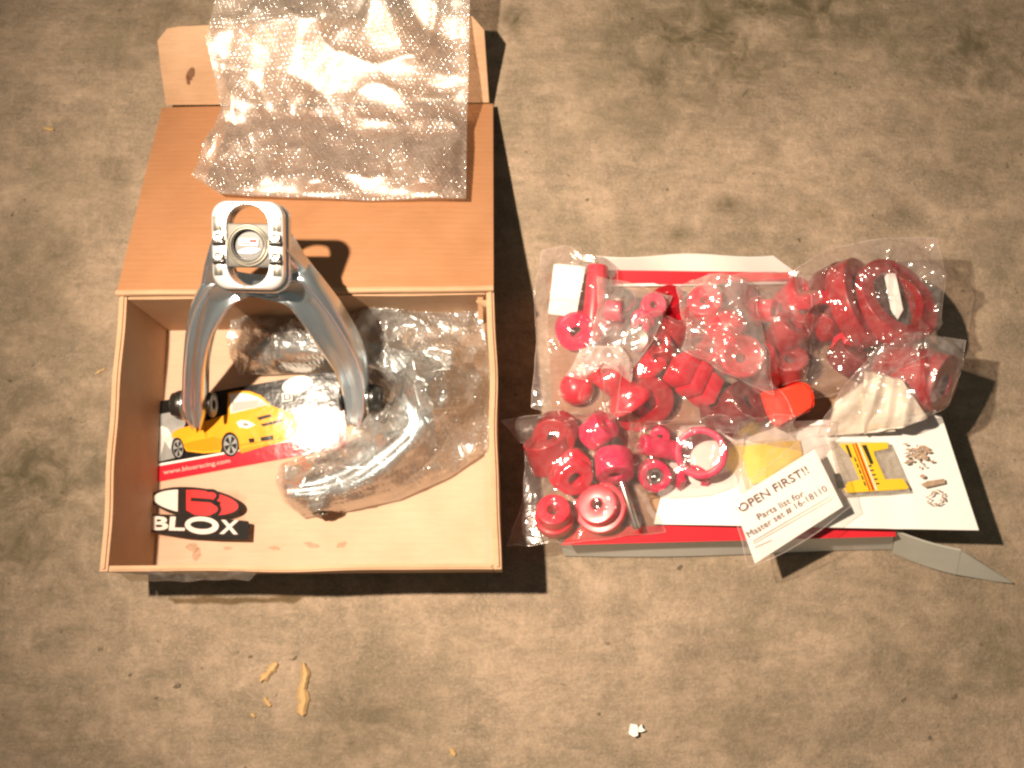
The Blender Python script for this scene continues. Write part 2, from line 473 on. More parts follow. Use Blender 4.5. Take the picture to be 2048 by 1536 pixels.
# lid: hinge along the back rim, falls back to the slab
hl, hr = P(234, 583, RZ+.001), P(987, 574, RZ+.001)
cl, cr = P(324, 215, .014), P(986, 208, .012)
slab('lid', [cl, cr, hr, hl], .0035, M_LID, cb, 14, 10,
     lambda u, v: .0022*math.sin(u*3.1)*math.sin(v*3.1) + .0008*math.sin(u*9+v*3))
# lid lip rolled over the hinge
bm = bmesh.new()
tube(bm, [hl.lerp(hr, i/20) + Vector((0, -.0015, .0002 + .0006*math.sin(i))) for i in range(21)], .0028, 8)
obj('hinge_fold', bm, M_KEDGE, cb)
# tuck flap rises from the crease, with rounded corners
fl, fr = P(332, 210, .0155), P(978, 205, .0135)
tl, tr = P(312, 55, .068), P(966, 28, .068)
nU, nV = 30, 10
V_, F_ = [], []
def flap_pt(u, v):
    # v 0 at crease, 1 at free edge; round the two free corners
    r = .06
    e = min(u, 1-u)
    if e < r: vmax = 1 - .17*(1 - math.sqrt(max(0, 1-((r-e)/r)**2)))
    else: vmax = 1
    vv = v*vmax
    a = fl.lerp(fr, u); b = tl.lerp(tr, u)
    p = a.lerp(b, vv)
    return p + Vector((0, 0, .0035*math.sin(math.pi*vv)*math.sin(3*u+.5)))
bm = bmesh.new(); gr = {}
nrm = (fr-fl).cross(tl-fl).normalized()
for s in (0, 1):
    for j in range(nV+1):
        for i in range(nU+1):
            gr[s,j,i] = bm.verts.new(flap_pt(i/nU, j/nV) - nrm*s*.0035)
for j in range(nV):
    for i in range(nU):
        bm.faces.new([gr[0,j,i], gr[0,j,i+1], gr[0,j+1,i+1], gr[0,j+1,i]])
        bm.faces.new([gr[1,j,i], gr[1,j+1,i], gr[1,j+1,i+1], gr[1,j,i+1]])
for i in range(nU):
    for j in (0, nV): bm.faces.new([gr[0,j,i], gr[0,j,i+1], gr[1,j,i+1], gr[1,j,i]])
for j in range(nV):
    for i in (0, nU): bm.faces.new([gr[0,j,i], gr[0,j+1,i], gr[1,j+1,i], gr[1,j,i]])
bmesh.ops.recalc_face_normals(bm, faces=bm.faces)
obj('tuck_flap', bm, M_KEDGE, cb)
bm = bmesh.new()
# small torn ear at the far right inside corner
slab('corner_tab', [P(952, 604, RZ-.006), P(985, 606, RZ-.004), P(985, 616, RZ-.008), P(958, 612, RZ-.010)], .003, M_KEDGE, cb)
slab('corner_tab', [P(955, 598, RZ-.01), P(966, 598, RZ-.01), P(966, 640, RZ-.03), P(957, 640, RZ-.03)], .003, M_KEDGE, cb)
bm.free()
# dust flap seen pressed along the right side wall
slab('dust_flap', [at((.958, .01), .0095), at((.982, .01), .016), at((.982, .98), .016), at((.958, .98), .0095)], .003, M_KRAFT, cb, 1, 12)
# scuffs on the floor panel (own flat stains)
def blob_pts(cx, cy, rx, ry, z, n=14, seed=0, rot=0):
    r = random.Random(seed)
    return [P(x + r.uniform(-1,1)*rx*.25, y + r.uniform(-1,1)*ry*.25, z) for x, y in arc(cx, cy, rx, ry, 0, 360*(n-1)/n, n-1, rot)]
M_SCUFF = film('scuff_stain', .11, .8, tint=(1,1,1), gloss=0, milkcol=(.30, .13, .05), bscale=250)
for k, (x, y, a, b_, r) in enumerate([(393, 1108, 8, 15, 10), (385, 1095, 14, 9, 0), (360, 1068, 6, 9, 0), (622, 1090, 18, 5, 15), (683, 1090, 12, 6, -20), (548, 1096, 12, 4, 0), (455, 1096, 9, 3, 0)]):
    poly('scuff_mark', blob_pts(x, y, a, b_, .0052 + k*.00004, 14, k, r), .0001, M_SCUFF, cb)
for k, (x, y, a, b_, r) in enumerate([(381, 148, 7, 12, 15), (376, 160, 4, 9, 0)]):
    pts = []
    O_ = (fl+fr+tl+tr)/4 + nrm*.0042
    for q in blob_pts(x, y, a, b_, 0, 12, k+40, r):
        d = (q - Vector((0,0,H))); t = (O_ - Vector((0,0,H))).dot(nrm)/d.dot(nrm); pts.append(Vector((0,0,H)) + d*t)
    poly('scuff_mark', pts, .0001, simple('ink_mark%d' % k, (.16, .07, .03), .7), cb)
# clear tape along the front wall, a torn piece sagging below
slab('packing_tape', [P(236, 1143, RZ+.0005), P(520, 1141, RZ+.0005), P(500, 1158, RZ-.010), P(262, 1162, RZ-.010)], .0003, M_TAPE, cb, 20, 4,
     lambda u, v: .0012*math.sin(u*17)*math.sin(v*5+u*6) + .0008)

# ------------------------------------------------------------------ control arm
LO = P(550, 845, .026)
LX = Vector((1, 0, 0)); LY = Vector((0, .108, .160)).normalized(); LN = LX.cross(LY)
MF = Matrix(((LX.x, LY.x, LN.x, LO.x), (LX.y, LY.y, LN.y, LO.y), (LX.z, LY.z, LN.z, LO.z), (0, 0, 0, 1)))
MFI = MF.inverted()
def L2(px, py, n=0.0):
    return MFI @ RP(px, py, LO + LN*n, LN)
stn = [((383,858),(403,858)), ((365,815),(411,822)), ((367,765),(413,770)), ((370,718),(417,724)), ((376,651),(432,662)), ((387,600),(460,613)),
       ((418,556),(478,600)), ((462,568),(508,592)), ((536,568),(533,592)), ((606,540),(574,602)), ((655,583),(595,620)), ((701,651),(623,662)),
       ((729,718),(667,730)), ((736,786),(685,792)), ((722,856),(692,850))]
A_ = catmull([L2(*s[0]) for s in stn], 5); B_ = catmull([L2(*s[1]) for s in stn], 5)
bm = bmesh.new(); rings = []
nS = len(A_)
for i in range(nS):
    s = i/(nS-1)
    a, b_ = A_[i], B_[i]
    e = min(s, 1-s)
    gdep = .0065*min(1, e/.07) * max(0, min(1, (.44-e)/.16 + .0))      # groove fades near foot tips and under the head
    right = s > .5
    if right: gdep *= .85
    th = .010 + .008*min(1, e/.12)
    arch = .010*math.sin(math.pi*min(1, e/.5))                     # legs bow out of the plane
    prof = [(0, -th), (-.02, -th*.5), (0, -.003), (.05, .0005), (.12, .002), (.20, .001), (.27, -.001-gdep*.7), (.36, -.001-gdep), (.62, -.001-gdep),
            (.73, -.001-gdep*.7), (.80, .001), (.88, .002), (.95, .0005), (1, -.003), (1.02, -th*.5), (1, -th)]
    ring = []
    for t, n in prof:
        p = a.lerp(b_, t); ring.append(bm.verts.new((p.x, p.y, n + arch)))
    rings.append(ring)
for i in range(nS-1):
    for k in range(len(prof)):
        l = (k+1) % len(prof)
        bm.faces.new([rings[i][k], rings[i][l], rings[i+1][l], rings[i+1][k]])
bm.faces.new(rings[0]); bm.faces.new(list(reversed(rings[-1])))
bmesh.ops.recalc_face_normals(bm, faces=bm.faces)
bm_body = bm
# shoulders that rise to the head on both sides
for side in ([(424,478),(410,528),(396,590),(425,615),(462,608),(474,592),(458,566),(452,530),(452,478)],
             [(568,488),(578,502),(602,540),(642,592),(612,618),(572,606),(548,592),(541,566),(545,530),(545,478)]):
    b0 = bmesh.new()
    tp = []; bt = []
    for x, y in side:
        p = L2(x, y, .006); nz = .012 if y < 540 else .004
        tp.append(b0.verts.new((p.x, p.y, nz))); bt.append(b0.verts.new((p.x, p.y, -.018)))
    b0.faces.new(tp); b0.faces.new(list(reversed(bt)))
    for i in range(len(tp)): b0.faces.new([tp[i], bt[i], bt[(i+1)%len(tp)], tp[(i+1)%len(tp)]])
    bmesh.ops.recalc_face_normals(b0, faces=b0.faces)
    bmesh.ops.triangulate(b0, faces=[f for f in b0.faces if len(f.verts) > 4])
    bmesh.ops.bevel(b0, geom=[e for e in b0.edges if e.calc_face_angle(0) > .3], offset=.0035, segments=3, affect='EDGES')
    tmp = bpy.data.meshes.new('tmp'); b0.to_mesh(tmp); b0.free(); bm.from_mesh(tmp); bpy.data.meshes.remove(tmp)
# head frame, seen almost square on
HO = MFI @ P(498, 491, .196)
hy = (MFI.to_3x3() @ Vector((0, math.cos(math.radians(20)), math.sin(math.radians(20))))).normalized()
hx = Vector((1, -.02, 0)).normalized(); hy = (hy - hx*hy.dot(hx)).normalized(); hn = hx.cross(hy)
HM = Matrix(((hx.x, hy.x, hn.x, HO.x), (hx.y, hy.y, hn.y, HO.y), (hx.z, hy.z, hn.z, HO.z), (0,0,0,1)))
def rrect(w, h, r, n=8):
    out = []
    for cx, cy, a in ((w-r, h-r, 0), (-w+r, h-r, 90), (-w+r, -h+r, 180), (w-r, -h+r, 270)):
        out += arc(cx, cy, r, r, a, a+90, n)
    return out
def ringplate(bm, outer, inner, z0, z1, M, bev):
    n = len(outer)
    assert n == len(inner)
    def lay(pts, z, off):
        cx = sum(p[0] for p in pts)/n; cy = sum(p[1] for p in pts)/n
        r = []
        for x, y in pts:
            l = math.hypot(x-cx, y-cy) or 1
            r.append(bm.verts.new(M @ Vector((x + (x-cx)/l*off, y + (y-cy)/l*off, z))))
        return r
    o = [lay(outer, z0, 0), lay(outer, z1-bev, 0), lay(outer, z1-bev*.3, -bev*.3), lay(outer, z1, -bev)]
    i_ = [lay(inner, z1, bev*.6), lay(inner, z1-bev*.4, 0.0001), lay(inner, z0, 0)]
    L_ = o + i_ + [o[0]]
    for a, b in zip(L_[:-1], L_[1:]):
        for k in range(n):
            l = (k+1) % n
            bm.faces.new([a[k], a[l], b[l], b[k]])
    bmesh.ops.recalc_face_normals(bm, faces=bm.faces)
HW, HH = .0275, .0335
outer = rrect(HW, HH, .0125); inner = rrect(.0158, .0305, .0156)
ringplate(bm_body, [(x*1.07, y*1.03-.0015) for x, y in outer], inner, -.013, -.004, HM, .003)
ca = empty('control_arm', LO, 'bare polished aluminium forked suspension arm standing against the carton rim', 'suspension arm')
Mloc = MF
ca.matrix_basis = MF
def part(name, bm, mat, parent, ang=35):
    sharp(bm, ang)
    me = bpy.data.meshes.new(name); bm.to_mesh(me); bm.free(); me.materials.append(mat)
    o = bpy.data.objects.new(name, me); C.objects.link(o); o.parent = parent
    return o
part('arm_body', bm_body, M_ALU, ca, 50)
bm = bmesh.new(); ringplate(bm, outer, inner, -.0045, .004, HM, .0022)
hp = part('head_plate', bm, M_ALUB, ca)
# slots: dark strips painting shaded recesses in the two rails, top and bottom
for sx in (-1, 1):
    for y0, y1 in ((.010, .0215), (-.0235, -.0125)):
        bm = bmesh.new(); box(bm, sx*.0222-.0036, sx*.0222+.0036, y0, y1, .0030, .0044, .0006, HM)
        part('slot_rim', bm, M_STEEL, hp)
        bm = bmesh.new(); box(bm, sx*.0222-.0018, sx*.0222+.0018, y0+.001, y1-.001, .0040, .0049, .0003, HM)
        part('slot_shade', bm, M_DSTEEL, hp)
# clamp bolts: bright heads with a black nut outboard
for sx in (-1, 1):
    for y in (.0062, -.0080):
        bm = bmesh.new()
        lathe(bm, rnd([(0, 0), (.0040, 0), (.0040, .0042), (.0021, .0042), (.0018, .0026), (0, .0026)], .0006), 20, HM @ Matrix.Translation((sx*.0215, y, .0036)))
        b1 = part('clamp_bolt', bm, M_STEEL, ca)
        bm = bmesh.new()
        lathe(bm, rnd([(0, 0), (.0028, 0), (.0028, .009), (0, .009)], .0006), 16, HM @ Matrix.Translation((sx*.0215-.0045, y-.0042, .0042)) @ Matrix.Rotation(math.radians(90), 4, 'Y'))
        part('clamp_nut', bm, M_BLACK, ca)
# sliding block with the ball joint
bm = bmesh.new(); box(bm, -.0165, .0165, -.0165, .0170, -.016, -.0050, .0015, HM); part('slider_block', bm, simple('slider_grey', (.07, .066, .058), .5, .3), ca)
bm = bmesh.new(); ringplate(bm, rrect(.0185, .0165, .003, 8), [(x*.96, y*.96) for x, y in arc(0, 0, .0128, .0128, 0, 350, 35)][:36] if False else rrect(.0126, .0126, .0125, 8), -.006, .0018, HM, .0008)
part('joint_carrier', bm, simple('machined_grey', (.10, .095, .085), .5, .3), ca)
for R, r, z in ((.0150, .0012, .0026), (.0130, .0011, .0034)):
    bm = bmesh.new(); tube(bm, [HM @ Vector((R*math.cos(a), R*math.sin(a)-.0002, z)) for a in [2*math.pi*i/36 for i in range(36)]], r, 8, True)
    part('snap_ring', bm, M_DSTEEL, ca)
bm = bmesh.new()
lathe(bm, rnd([(0, -.004), (.0122, -.004), (.0122, .003), (.0112, .003), (.0110, -.0008), (0, .0004)], .0004), 40, HM)
part('ball_joint', bm, M_BLACK, ca)
bm = bmesh.new()
for q in (rrect(.0072, .0026, .0006, 3),):
    vs = [bm.verts.new(HM @ Vector((x, y+.0026, .0011))) for x, y in q]; bm.faces.new(vs)
part('joint_label', bm, S_WHT, ca)
bm = bmesh.new()
vs = [bm.verts.new(HM @ Vector((x+.0035, y+.0034, .0014))) for x, y in rrect(.0028, .0012, .0004, 3)]; bm.faces.new(vs)
vs = [bm.verts.new(HM @ Vector((x-.0025, y+.0016, .0014))) for x, y in rrect(.0036, .0006, .0003, 3)]; bm.faces.new(vs)
part('label_print', bm, S_RED, ca)
bm = bmesh.new()
vs = [bm.verts.new(HM @ Vector((x, y, .0016))) for x, y in [(-.0078,-.0052),(-.005,-.0032),(-.001,-.0024),(.004,-.0020),(.0085,-.0030),(.006,-.0046),(.002,-.0058),(-.003,-.0056)]]; bm.faces.new(vs)
part('painted_glint', bm, M_ALUB, ca)  # bright metal patch that paints a highlight onto the joint cap
# pivot bushings at the two feet
def foot(pL, side):
    c = L2(*pL, 0.002)
    c = Vector((c.x, c.y, -.004))
    X = Matrix.Translation(c) @ Matrix.Rotation(math.radians(90*side), 4, 'Y')
    bm = bmesh.new(); lathe(bm, rnd([(.004, 0), (.0150, 0), (.0150, .0022), (.004, .0022)], .0006), 32, X @ Matrix.Translation((0, 0, .0005))); part('pivot_washer', bm, M_STEEL, ca)
    bm = bmesh.new(); lathe(bm, rnd([(.0042, .002), (.0128, .002), (.0132, .007), (.0108, .012), (.0108, .0135), (.0042, .0135)], .0012), 32, X); part('pivot_bushing', bm, M_BLACK, ca)
    bm = bmesh.new(); lathe(bm, rnd([(.0026, .001), (.0044, .001), (.0044, .0155), (.0026, .0155)], .0003), 24, X); part('pivot_sleeve', bm, M_DSTEEL, ca)
    bm = bmesh.new(); lathe(bm, rnd([(.0042, -.012), (.0118, -.012), (.0118, -.0095), (.0042, -.0095)], .0012), 32, X @ Matrix.Translation((0,0,-.012))); part('pivot_bushing', bm, M_BLACK, ca)
foot((372, 818), -1); foot((733, 805), 1)

# second, wrapped arm: a copy lying flat
headc = HO.copy()
fm = Vector((0, 0, 0))
T0 = P(548, 838, .030); T1 = P(862, 740, .040)
dy = (T1 - T0).normalized(); nn = Vector((0, 0, 1)); dx = dy.cross(nn).normalized(); nn = dx.cross(dy)
ca2 = ca.copy(); C.objects.link(ca2)
ca2.matrix_basis = Matrix(((dx.x, dy.x, nn.x, T0.x), (dx.y, dy.y, nn.y, T0.y), (dx.z, dy.z, nn.z, T0.z), (0,0,0,1))) @ Matrix.Diagonal((.95, .80, .9, 1))
tag(ca2, 'second aluminium suspension arm lying flat inside bubble wrap in the carton', 'suspension arm')
for ch in list(C.objects):
    if ch.parent is ca:
        c = ch.copy(); C.objects.link(c); c.parent = ca2
        for gch in list(C.objects):
            if gch.parent is ch:
                d = gch.copy(); C.objects.link(d); d.parent = c

# ------------------------------------------------------------------ postcard
CO = P(505, 860, .007)
CN = Vector((.018, -.078, 1)).normalized()
def cq(cx, cy, off=0): return RP(170 + cx*.3385, 740 + cy*.3385, CO + CN*off, CN)
pc = empty('postcard', CO, 'glossy printed card with a yellow sports car and a red bottom band', 'postcard')
pc.location.z = .005
TLc, TRc, BRc, BLc = cq(408, 190), cq(1513, -5), cq(1545, 455), cq(425, 660)
slab('card_stock', [TLc, TRc, BRc, BLc], .0006, I_BLACK, pc, 10, 4, lambda u, v: .0006*math.sin(u*5+1)*math.sin(v*2))
def dec(name, pts, off, mat): return poly(name, [cq(x, y, off) for x, y in pts], .00008, mat, pc, CN)
o0 = .0010
dec('smoke_print', [(412,300),(440,262),(500,250),(545,290),(600,300),(560,400),(530,520),(418,545)], o0, I_GREY)
dec('smoke_print', [(414,360),(450,330),(490,345),(520,400),(505,470),(470,420),(440,540),(416,545)], o0+.00015, simple('card_pale_grey_ink', (.62,.61,.58), .35, coat=.45, coat_r=.11, spec=.0, bump=.9, bscale=22, var=.5, vscale=60))
dec('car_body', [(510,400),(520,365),(560,345),(640,325),(720,300),(838,262),(846,135),(905,122),(975,126),(1040,150),(1098,208),(1160,232),(1230,262),(1290,300),(1300,360),(1250,410),(1150,430),(1060,452),(925,492),(905,440),(850,372),(815,410),(800,488),(700,492),(600,480),(575,440),(545,400)], o0+.0003, I_YEL)
dec('windscreen', [(855,145),(905,135),(965,140),(1025,162),(1082,206),(860,258)], o0+.0005, I_WHT)
dec('windscreen', [(872,190),(1020,175),(1076,206),(864,252)], o0+.0007, simple('card_glass_ink', (.42, .40, .37), .35, coat=.45, coat_r=.11, spec=.0, bump=.9, bscale=22))
dec('side_window', [(640,322),(700,250),(838,190),(836,262),(720,296)], o0+.0005, I_BLACK)
dec('bonnet_vent', [(1015,280),(1090,260),(1107,274),(1028,298)], o0+.0005, I_BLACK)
dec('bonnet_vent', [(1036,320),(1165,290),(1168,306),(1052,334)], o0+.0005, I_BLACK)
dec('headlight', [(895,310),(920,296),(965,300),(1008,325),(960,345),(912,338)], o0+.0005, I_WHT)
dec('headlight', [(925,318),(950,310),(975,325),(945,334)], o0+.0007, I_GREY)
dec('grille', [(1035,398),(1112,385),(1112,412),(1040,422)], o0+.0005, I_BLACK)
dec('fog_light', [(965,405),(1000,402),(1002,430),(972,432)], o0+.0005, I_BLACK)
dec('bumper_line', [(905,440),(1060,418),(1200,395),(1200,401),(1060,426),(907,450)], o0+.0005, I_YEL2)
dec('car_side', [(575,440),(640,420),(760,395),(812,408),(800,462),(700,470),(600,462)], o0+.00045, I_YEL2)
dec('door_line', [(700,300),(712,300),(722,395),(710,398)], o0+.00055, I_YEL2)
dec('bumper_shade', [(905,470),(1060,438),(1200,412),(1150,430),(1060,452),(925,492)], o0+.00055, I_YEL2)
dec('sill_line', [(600,462),(700,470),(800,462),(800,470),(700,480),(600,470)], o0+.0005, I_YEL2)
for cx, cy, rx, ry in ((858,440,52,74), (548,462,37,64)):
    dec('car_tyre', arc(cx, cy, rx, ry, 0, 345, 23, -4), o0+.0007, I_BLACK)
    dec('car_rim', arc(cx+2, cy+2, rx*.78, ry*.8, 0, 345, 23, -4), o0+.0008, I_GREY)
    for k in range(5):
        a = k*72+10; q = arc(cx+2, cy+2, rx*.68, ry*.7, a-20, a+20, 4)
        dec('rim_gap', [(cx+2, cy+2)] + q, o0+.00095, I_BLACK)
dec('cream_line', [(420,556),(800,490),(1200,412),(1536,348),(1537,362),(1200,424),(800,502),(421,570)], o0+.0004, I_WHT)
dec('red_band', [(421,572),(1537,366),(1544,455),(425,660)], o0+.0004, I_RED)
dec('logo_oval', arc(1255, 88, 92, 50, 0, 352, 40, -14), o0+.0003, I_WHT)
dec('logo_box', [(1162,138),(1222,128),(1226,180),(1166,190)], o0+.0004, I_WHT)
dec('logo_box', [(1172,146),(1214,139),(1217,174),(1176,181)], o0+.0006, I_BLACK)
dec('logo_box', [(1182,152),(1205,148),(1207,168),(1185,172)], o0+.0008, I_WHT)
def text(name, body, pL, pR, hpx, off, mat, parent, proj, extrude=.00004, bold=0.0, fit=True, up=None):
    """text laid from pL to pR (baseline, px) on a plane through proj"""
    cu = bpy.data.curves.new(name, 'FONT'); cu.body = body; cu.size = 1; cu.extrude = 0; cu.offset = bold; cu.resolution_u = 3
    t = bpy.data.objects.new(name, cu); C.objects.link(t)
    bpy.context.view_layer.update()
    me = bpy.data.meshes.new_from_object(t.evaluated_get(bpy.context.evaluated_depsgraph_get()))
    bpy.data.objects.remove(t)
    xs = [v.co.x for v in me.vertices]; ys = [v.co.y for v in me.vertices]
    x0, x1 = min(xs), max(xs); y1 = .70
    A, B = proj(pL[0], pL[1]), proj(pR[0], pR[1])
    ex = (B - A).normalized(); n = (proj(pL[0]+100, pL[1]) - A).cross(A - proj(pL[0], pL[1]+100)).normalized()
    ey = n.cross(ex).normalized()
    sx = (B-A).length/(x1-x0)
    hm = (proj(pL[0], pL[1]-hpx) - A).length/y1
    for v in me.vertices:
        v.co = A + ex*(v.co.x-x0)*sx + ey*v.co.y*hm + n*off
    me.materials.clear(); me.materials.append(mat)
    o = bpy.data.objects.new(name, me); C.objects.link(o)
    if parent is not None: o.parent = parent; o.matrix_parent_inverse = WM(parent).inverted()
    return o
text('lettering', 'www.bloxracing.com', (468, 618), (862, 547), 26, o0+.0007, simple('card_pink_ink', (.85,.42,.36), .35, coat=.45, coat_r=.11, spec=.0, bump=.9, bscale=22), pc, cq, bold=.01)
text('lettering', 'POMONA, CA 91768', (1330, 430), (1506, 397), 14, o0+.0007, I_WHT, pc, cq, bold=.01)
for a_ in range(1232, 1350, 9): dec('print_mark', [(a_, 467-(a_-1232)*.18), (a_+6, 466-(a_-1232)*.18), (a_+7, 472-(a_-1232)*.18), (a_+1, 473-(a_-1232)*.18)], o0+.0007, I_WHT)
for a_ in range(1380, 1500, 9): dec('print_mark', [(a_, 440-(a_-1380)*.18), (a_+6, 439-(a_-1380)*.18), (a_+7, 445-(a_-1380)*.18), (a_+1, 446-(a_-1380)*.18)], o0+.0007, I_WHT)

# ------------------------------------------------------------------ logo sticker
SO = P(390, 1025, .016); SN = Vector((-.04, -.02, 1)).normalized()
def sq(cx, cy, off=0): return RP(170 + cx*.3385, 740 + cy*.3385, SO + SN*off, SN)
sk = empty('logo_sticker', Vector((SO.x, SO.y, .006)), 'die-cut sticker with a red and white oval above the letters BLOX', 'sticker')
def sd(name, pts, off, mat, th=.00012): return poly(name, [sq(x, y, off) for x, y in pts], th, mat, sk, SN)
oval = arc(655, 782, 272, 88, 0, 352, 44, 6)
sd('oval', oval, 0, S_BLACK, .0008)
def inside(pts, f): return [p for p in pts if f(p)]
in_ = arc(655, 782, 252, 73, 0, 352, 44, 6)
Lp = inside(arc(655, 782, 250, 72, 90, 270, 60, 6), lambda p: p[0] < 552)
sd('oval_white', Lp, .0002, S_WHT)
Rp = inside(arc(655, 782, 252, 74, -90, 90, 60, 6), lambda p: p[0] > 600)
Rp = [(598, 708)] + Rp + [(598, 828)]
sd('oval_red', Rp, .0002, S_RED)
def stroke(pts, wd, off, mat, name='letter_stroke'):
    out_l, out_r = [], []
    for i, p in enumerate(pts):
        a = pts[max(0, i-1)]; b = pts[min(len(pts)-1, i+1)]
        dx_, dy_ = b[0]-a[0], b[1]-a[1]; l = math.hypot(dx_, dy_) or 1
        out_l.append((p[0]-dy_/l*wd/2, p[1]+dx_/l*wd/2)); out_r.append((p[0]+dy_/l*wd/2, p[1]-dx_/l*wd/2))
    bm = bmesh.new()
    L__ = [bm.verts.new(sq(*p, off)) for p in out_l]; R__ = [bm.verts.new(sq(*p, off)) for p in out_r]
    for i in range(len(pts)-1): bm.faces.new([L__[i], R__[i], R__[i+1], L__[i+1]])
    bmesh.ops.recalc_face_normals(bm, faces=bm.faces)
    return obj(name, bm, mat, sk)
stroke([(625, 764), (740, 772), (800, 790)], 22, .0004, S_BLACK)
stroke([(720, 712)] + arc(745, 742, 40, 30, -80, 60, 8) , 20, .0004, S_BLACK)
stroke([(745, 772)] + arc(745, 822, 50, 38, -60, 70, 8) + [(740, 872)], 22, .0004, S_BLACK)
# letters backing
sd('letter_backing', [(372,850),(600,858),(960,892),(968,900),(962,1002),(780,1000),(600,990),(376,955)], .0001, S_BLACK, .0008)
def sproj(x, y): return sq(x, y)
text('lettering', 'BL', (386, 942), (590, 946), 76, .0004, S_WHT, sk, sproj, bold=.035)
bm = bmesh.new()
o_ = arc(690, 918, 100, 52, 0, 352, 44, 3); i2 = arc(688, 916, 66, 24, 0, 352, 44, 3)
vo = [bm.verts.new(sq(*p, .0005)) for p in o_]; vi = [bm.verts.new(sq(*p, .0005)) for p in i2]
for k in range(45): bm.faces.new([vo[k], vo[(k+1)%45], vi[(k+1)%45], vi[k]])
obj('lettering', bm, S_WHT, sk)
text('lettering', 'X', (795, 965), (905, 968), 78, .0006, S_WHT, sk, sproj, bold=.03)
bm = bmesh.new()
M_GL = film('sticker_liner', .004, .05, gloss=.8, cap=.05, bstr=.05)
slab('clear_liner', [sq(395, 700, .0012), sq(912, 715, .0012), sq(908, 985, .0012), sq(385, 985, .0012)], .0001, M_GL, sk, 16, 6, lambda u, v: .0012*math.sin(u*14+v)*(u-.2))
bm.free()
# small tab holding it off the floor (curled liner edge)
slab('curled_liner', [sq(600, 700, .001), sq(625, 700, .001), sq(628, 780, .001), sq(605, 780, .001)], .0001, M_GL, sk, 2, 6, lambda u, v: .002*u)

# ------------------------------------------------------------------ kit box on the right
KZ = .045
kb = empty('kit_box', P(1440, 860, 0), 'low white carton with red edge bands under the bags of red parts', 'box')
k4 = [P(1092, 548, KZ), P(1665, 548, KZ), P(1790, 1064, KZ), P(1118, 1078, KZ)]
slab('top_panel', k4, .0025, M_INNER, kb, 12, 10, lambda u, v: .0012*math.sin(u*4)*math.sin(v*5))
def kq(u, v, z): 
    p = (k4[0]*(1-u)+k4[1]*u)*(1-v) + (k4[3]*(1-u)+k4[2]*u)*v; return Vector((p.x, p.y, z))
fw = [P(1119, 1079, KZ-.0026), P(1788, 1066, KZ-.0026), P(1786, 1103, .003), P(1128, 1112, .003)]
slab('front_panel', fw, .002, M_WBOARD, kb, 14, 3, lambda u, v: .002*math.sin(u*5)*v)
slab('side_panel', [kq(0,0,KZ-.003), kq(0,1,KZ-.003), kq(.02,1,.001), kq(.02,0,.001)], .002, M_KEDGE, kb, 4, 2)
slab('side_panel', [kq(1,1,KZ-.003), kq(1,0,KZ-.003), kq(.99,0,.001), kq(.99,1,.001)], .002, M_WBOARD, kb, 4, 2)
slab('back_panel', [kq(1,0,KZ-.003), kq(0,0,KZ-.003), kq(0,.01,.001), kq(1,.01,.001)], .002, M_WBOARD, kb, 4, 2)
slab('red_band', [P(1150, 1056, KZ+.0022), P(1786, 1040, KZ+.0022), P(1792, 1073, KZ+.0006), P(1122, 1090, KZ+.0006)], .0004, M_REDP, kb, 10, 1)
slab('red_band', [P(1205, 534, KZ+.006), P(1590, 538, KZ+.004), P(1580, 566, KZ+.003), P(1212, 572, KZ+.003)], .0006, M_REDP, kb, 10, 1, lambda u, v: .002*math.sin(3*u)*v)
slab('white_line', [P(1212, 568, KZ+.0045), P(1580, 563, KZ+.0045), P(1580, 568, KZ+.0045), P(1212, 573, KZ+.0045)], .0004, M_WHITE, kb)
slab('back_flap', [P(1192, 514, KZ+.018), P(1548, 512, KZ+.018), P(1592, 545, KZ+.006), P(1205, 540, KZ+.006)], .002, M_WBOARD, kb, 14, 2, lambda u, v: .003*math.sin(u*9)*(1-v))
# loose flap folding out of the front right corner
slab('corner_flap', [P(1791, 1063, KZ-.002), P(1922, 1101, .036), P(1912, 1149, .006), P(1785, 1106, .004)], .0016, M_WBSHADE, kb, 10, 2, lambda u, v: .002*math.sin(u*3))
slab('corner_flap', [P(1920, 1100.5, .036), P(2026, 1167, .006), P(1985, 1162, .003), P(1911, 1149, .006)], .0014, M_WBSHADE, kb, 4, 1)

# ------------------------------------------------------------------ instruction booklet
BZ = .0525
bk = empty('instruction_booklet', P(1640, 960, KZ+.003), 'white printed booklet overhanging the right edge of the low carton', 'booklet')
b4 = [P(1360, 852, .050), P(1878, 830, .060), P(1953, 1060, .060), P(1308, 1048, .050)]
slab('pages', b4, .0022, M_WHITE, bk, 24, 10, lambda u, v: .0015*math.sin(u*6)*math.sin(v*2+.5) - (.0015 if abs(u-.735) < .02 else 0))
b5 = [p + Vector((0,0,.0022)) + (b4[2]-b4[0])*.004 for p in b4]
slab('cover', b5, .0005, M_WHITE, bk, 24, 10, lambda u, v: .0018*math.sin(u*6)*math.sin(v*2+.5) - (.0016 if abs(u-.735) < .02 else 0))
def z8(cx, cy, z): return P(1400 + cx*.3164, 820 + cy*.3164, z)
def eng(name, c, r, seed, z=.0655, mat=T_BROWN):
    rr = random.Random(seed)
    return poly(name, [z8(c[0] + (r[0]*rr.uniform(.75,1.15))*math.cos(a), c[1] + (r[1]*rr.uniform(.7,1.15))*math.sin(a), z) for a in [2*math.pi*i/16 for i in range(16)]], .0001, mat, bk)
er = random.Random(8)
for k in range(46):
    eng('engraving', (1375+er.gauss(0, 42), 275+er.gauss(0, 34)), (er.uniform(6, 22), er.uniform(4, 12)), 60+k, .0658+.00001*k)
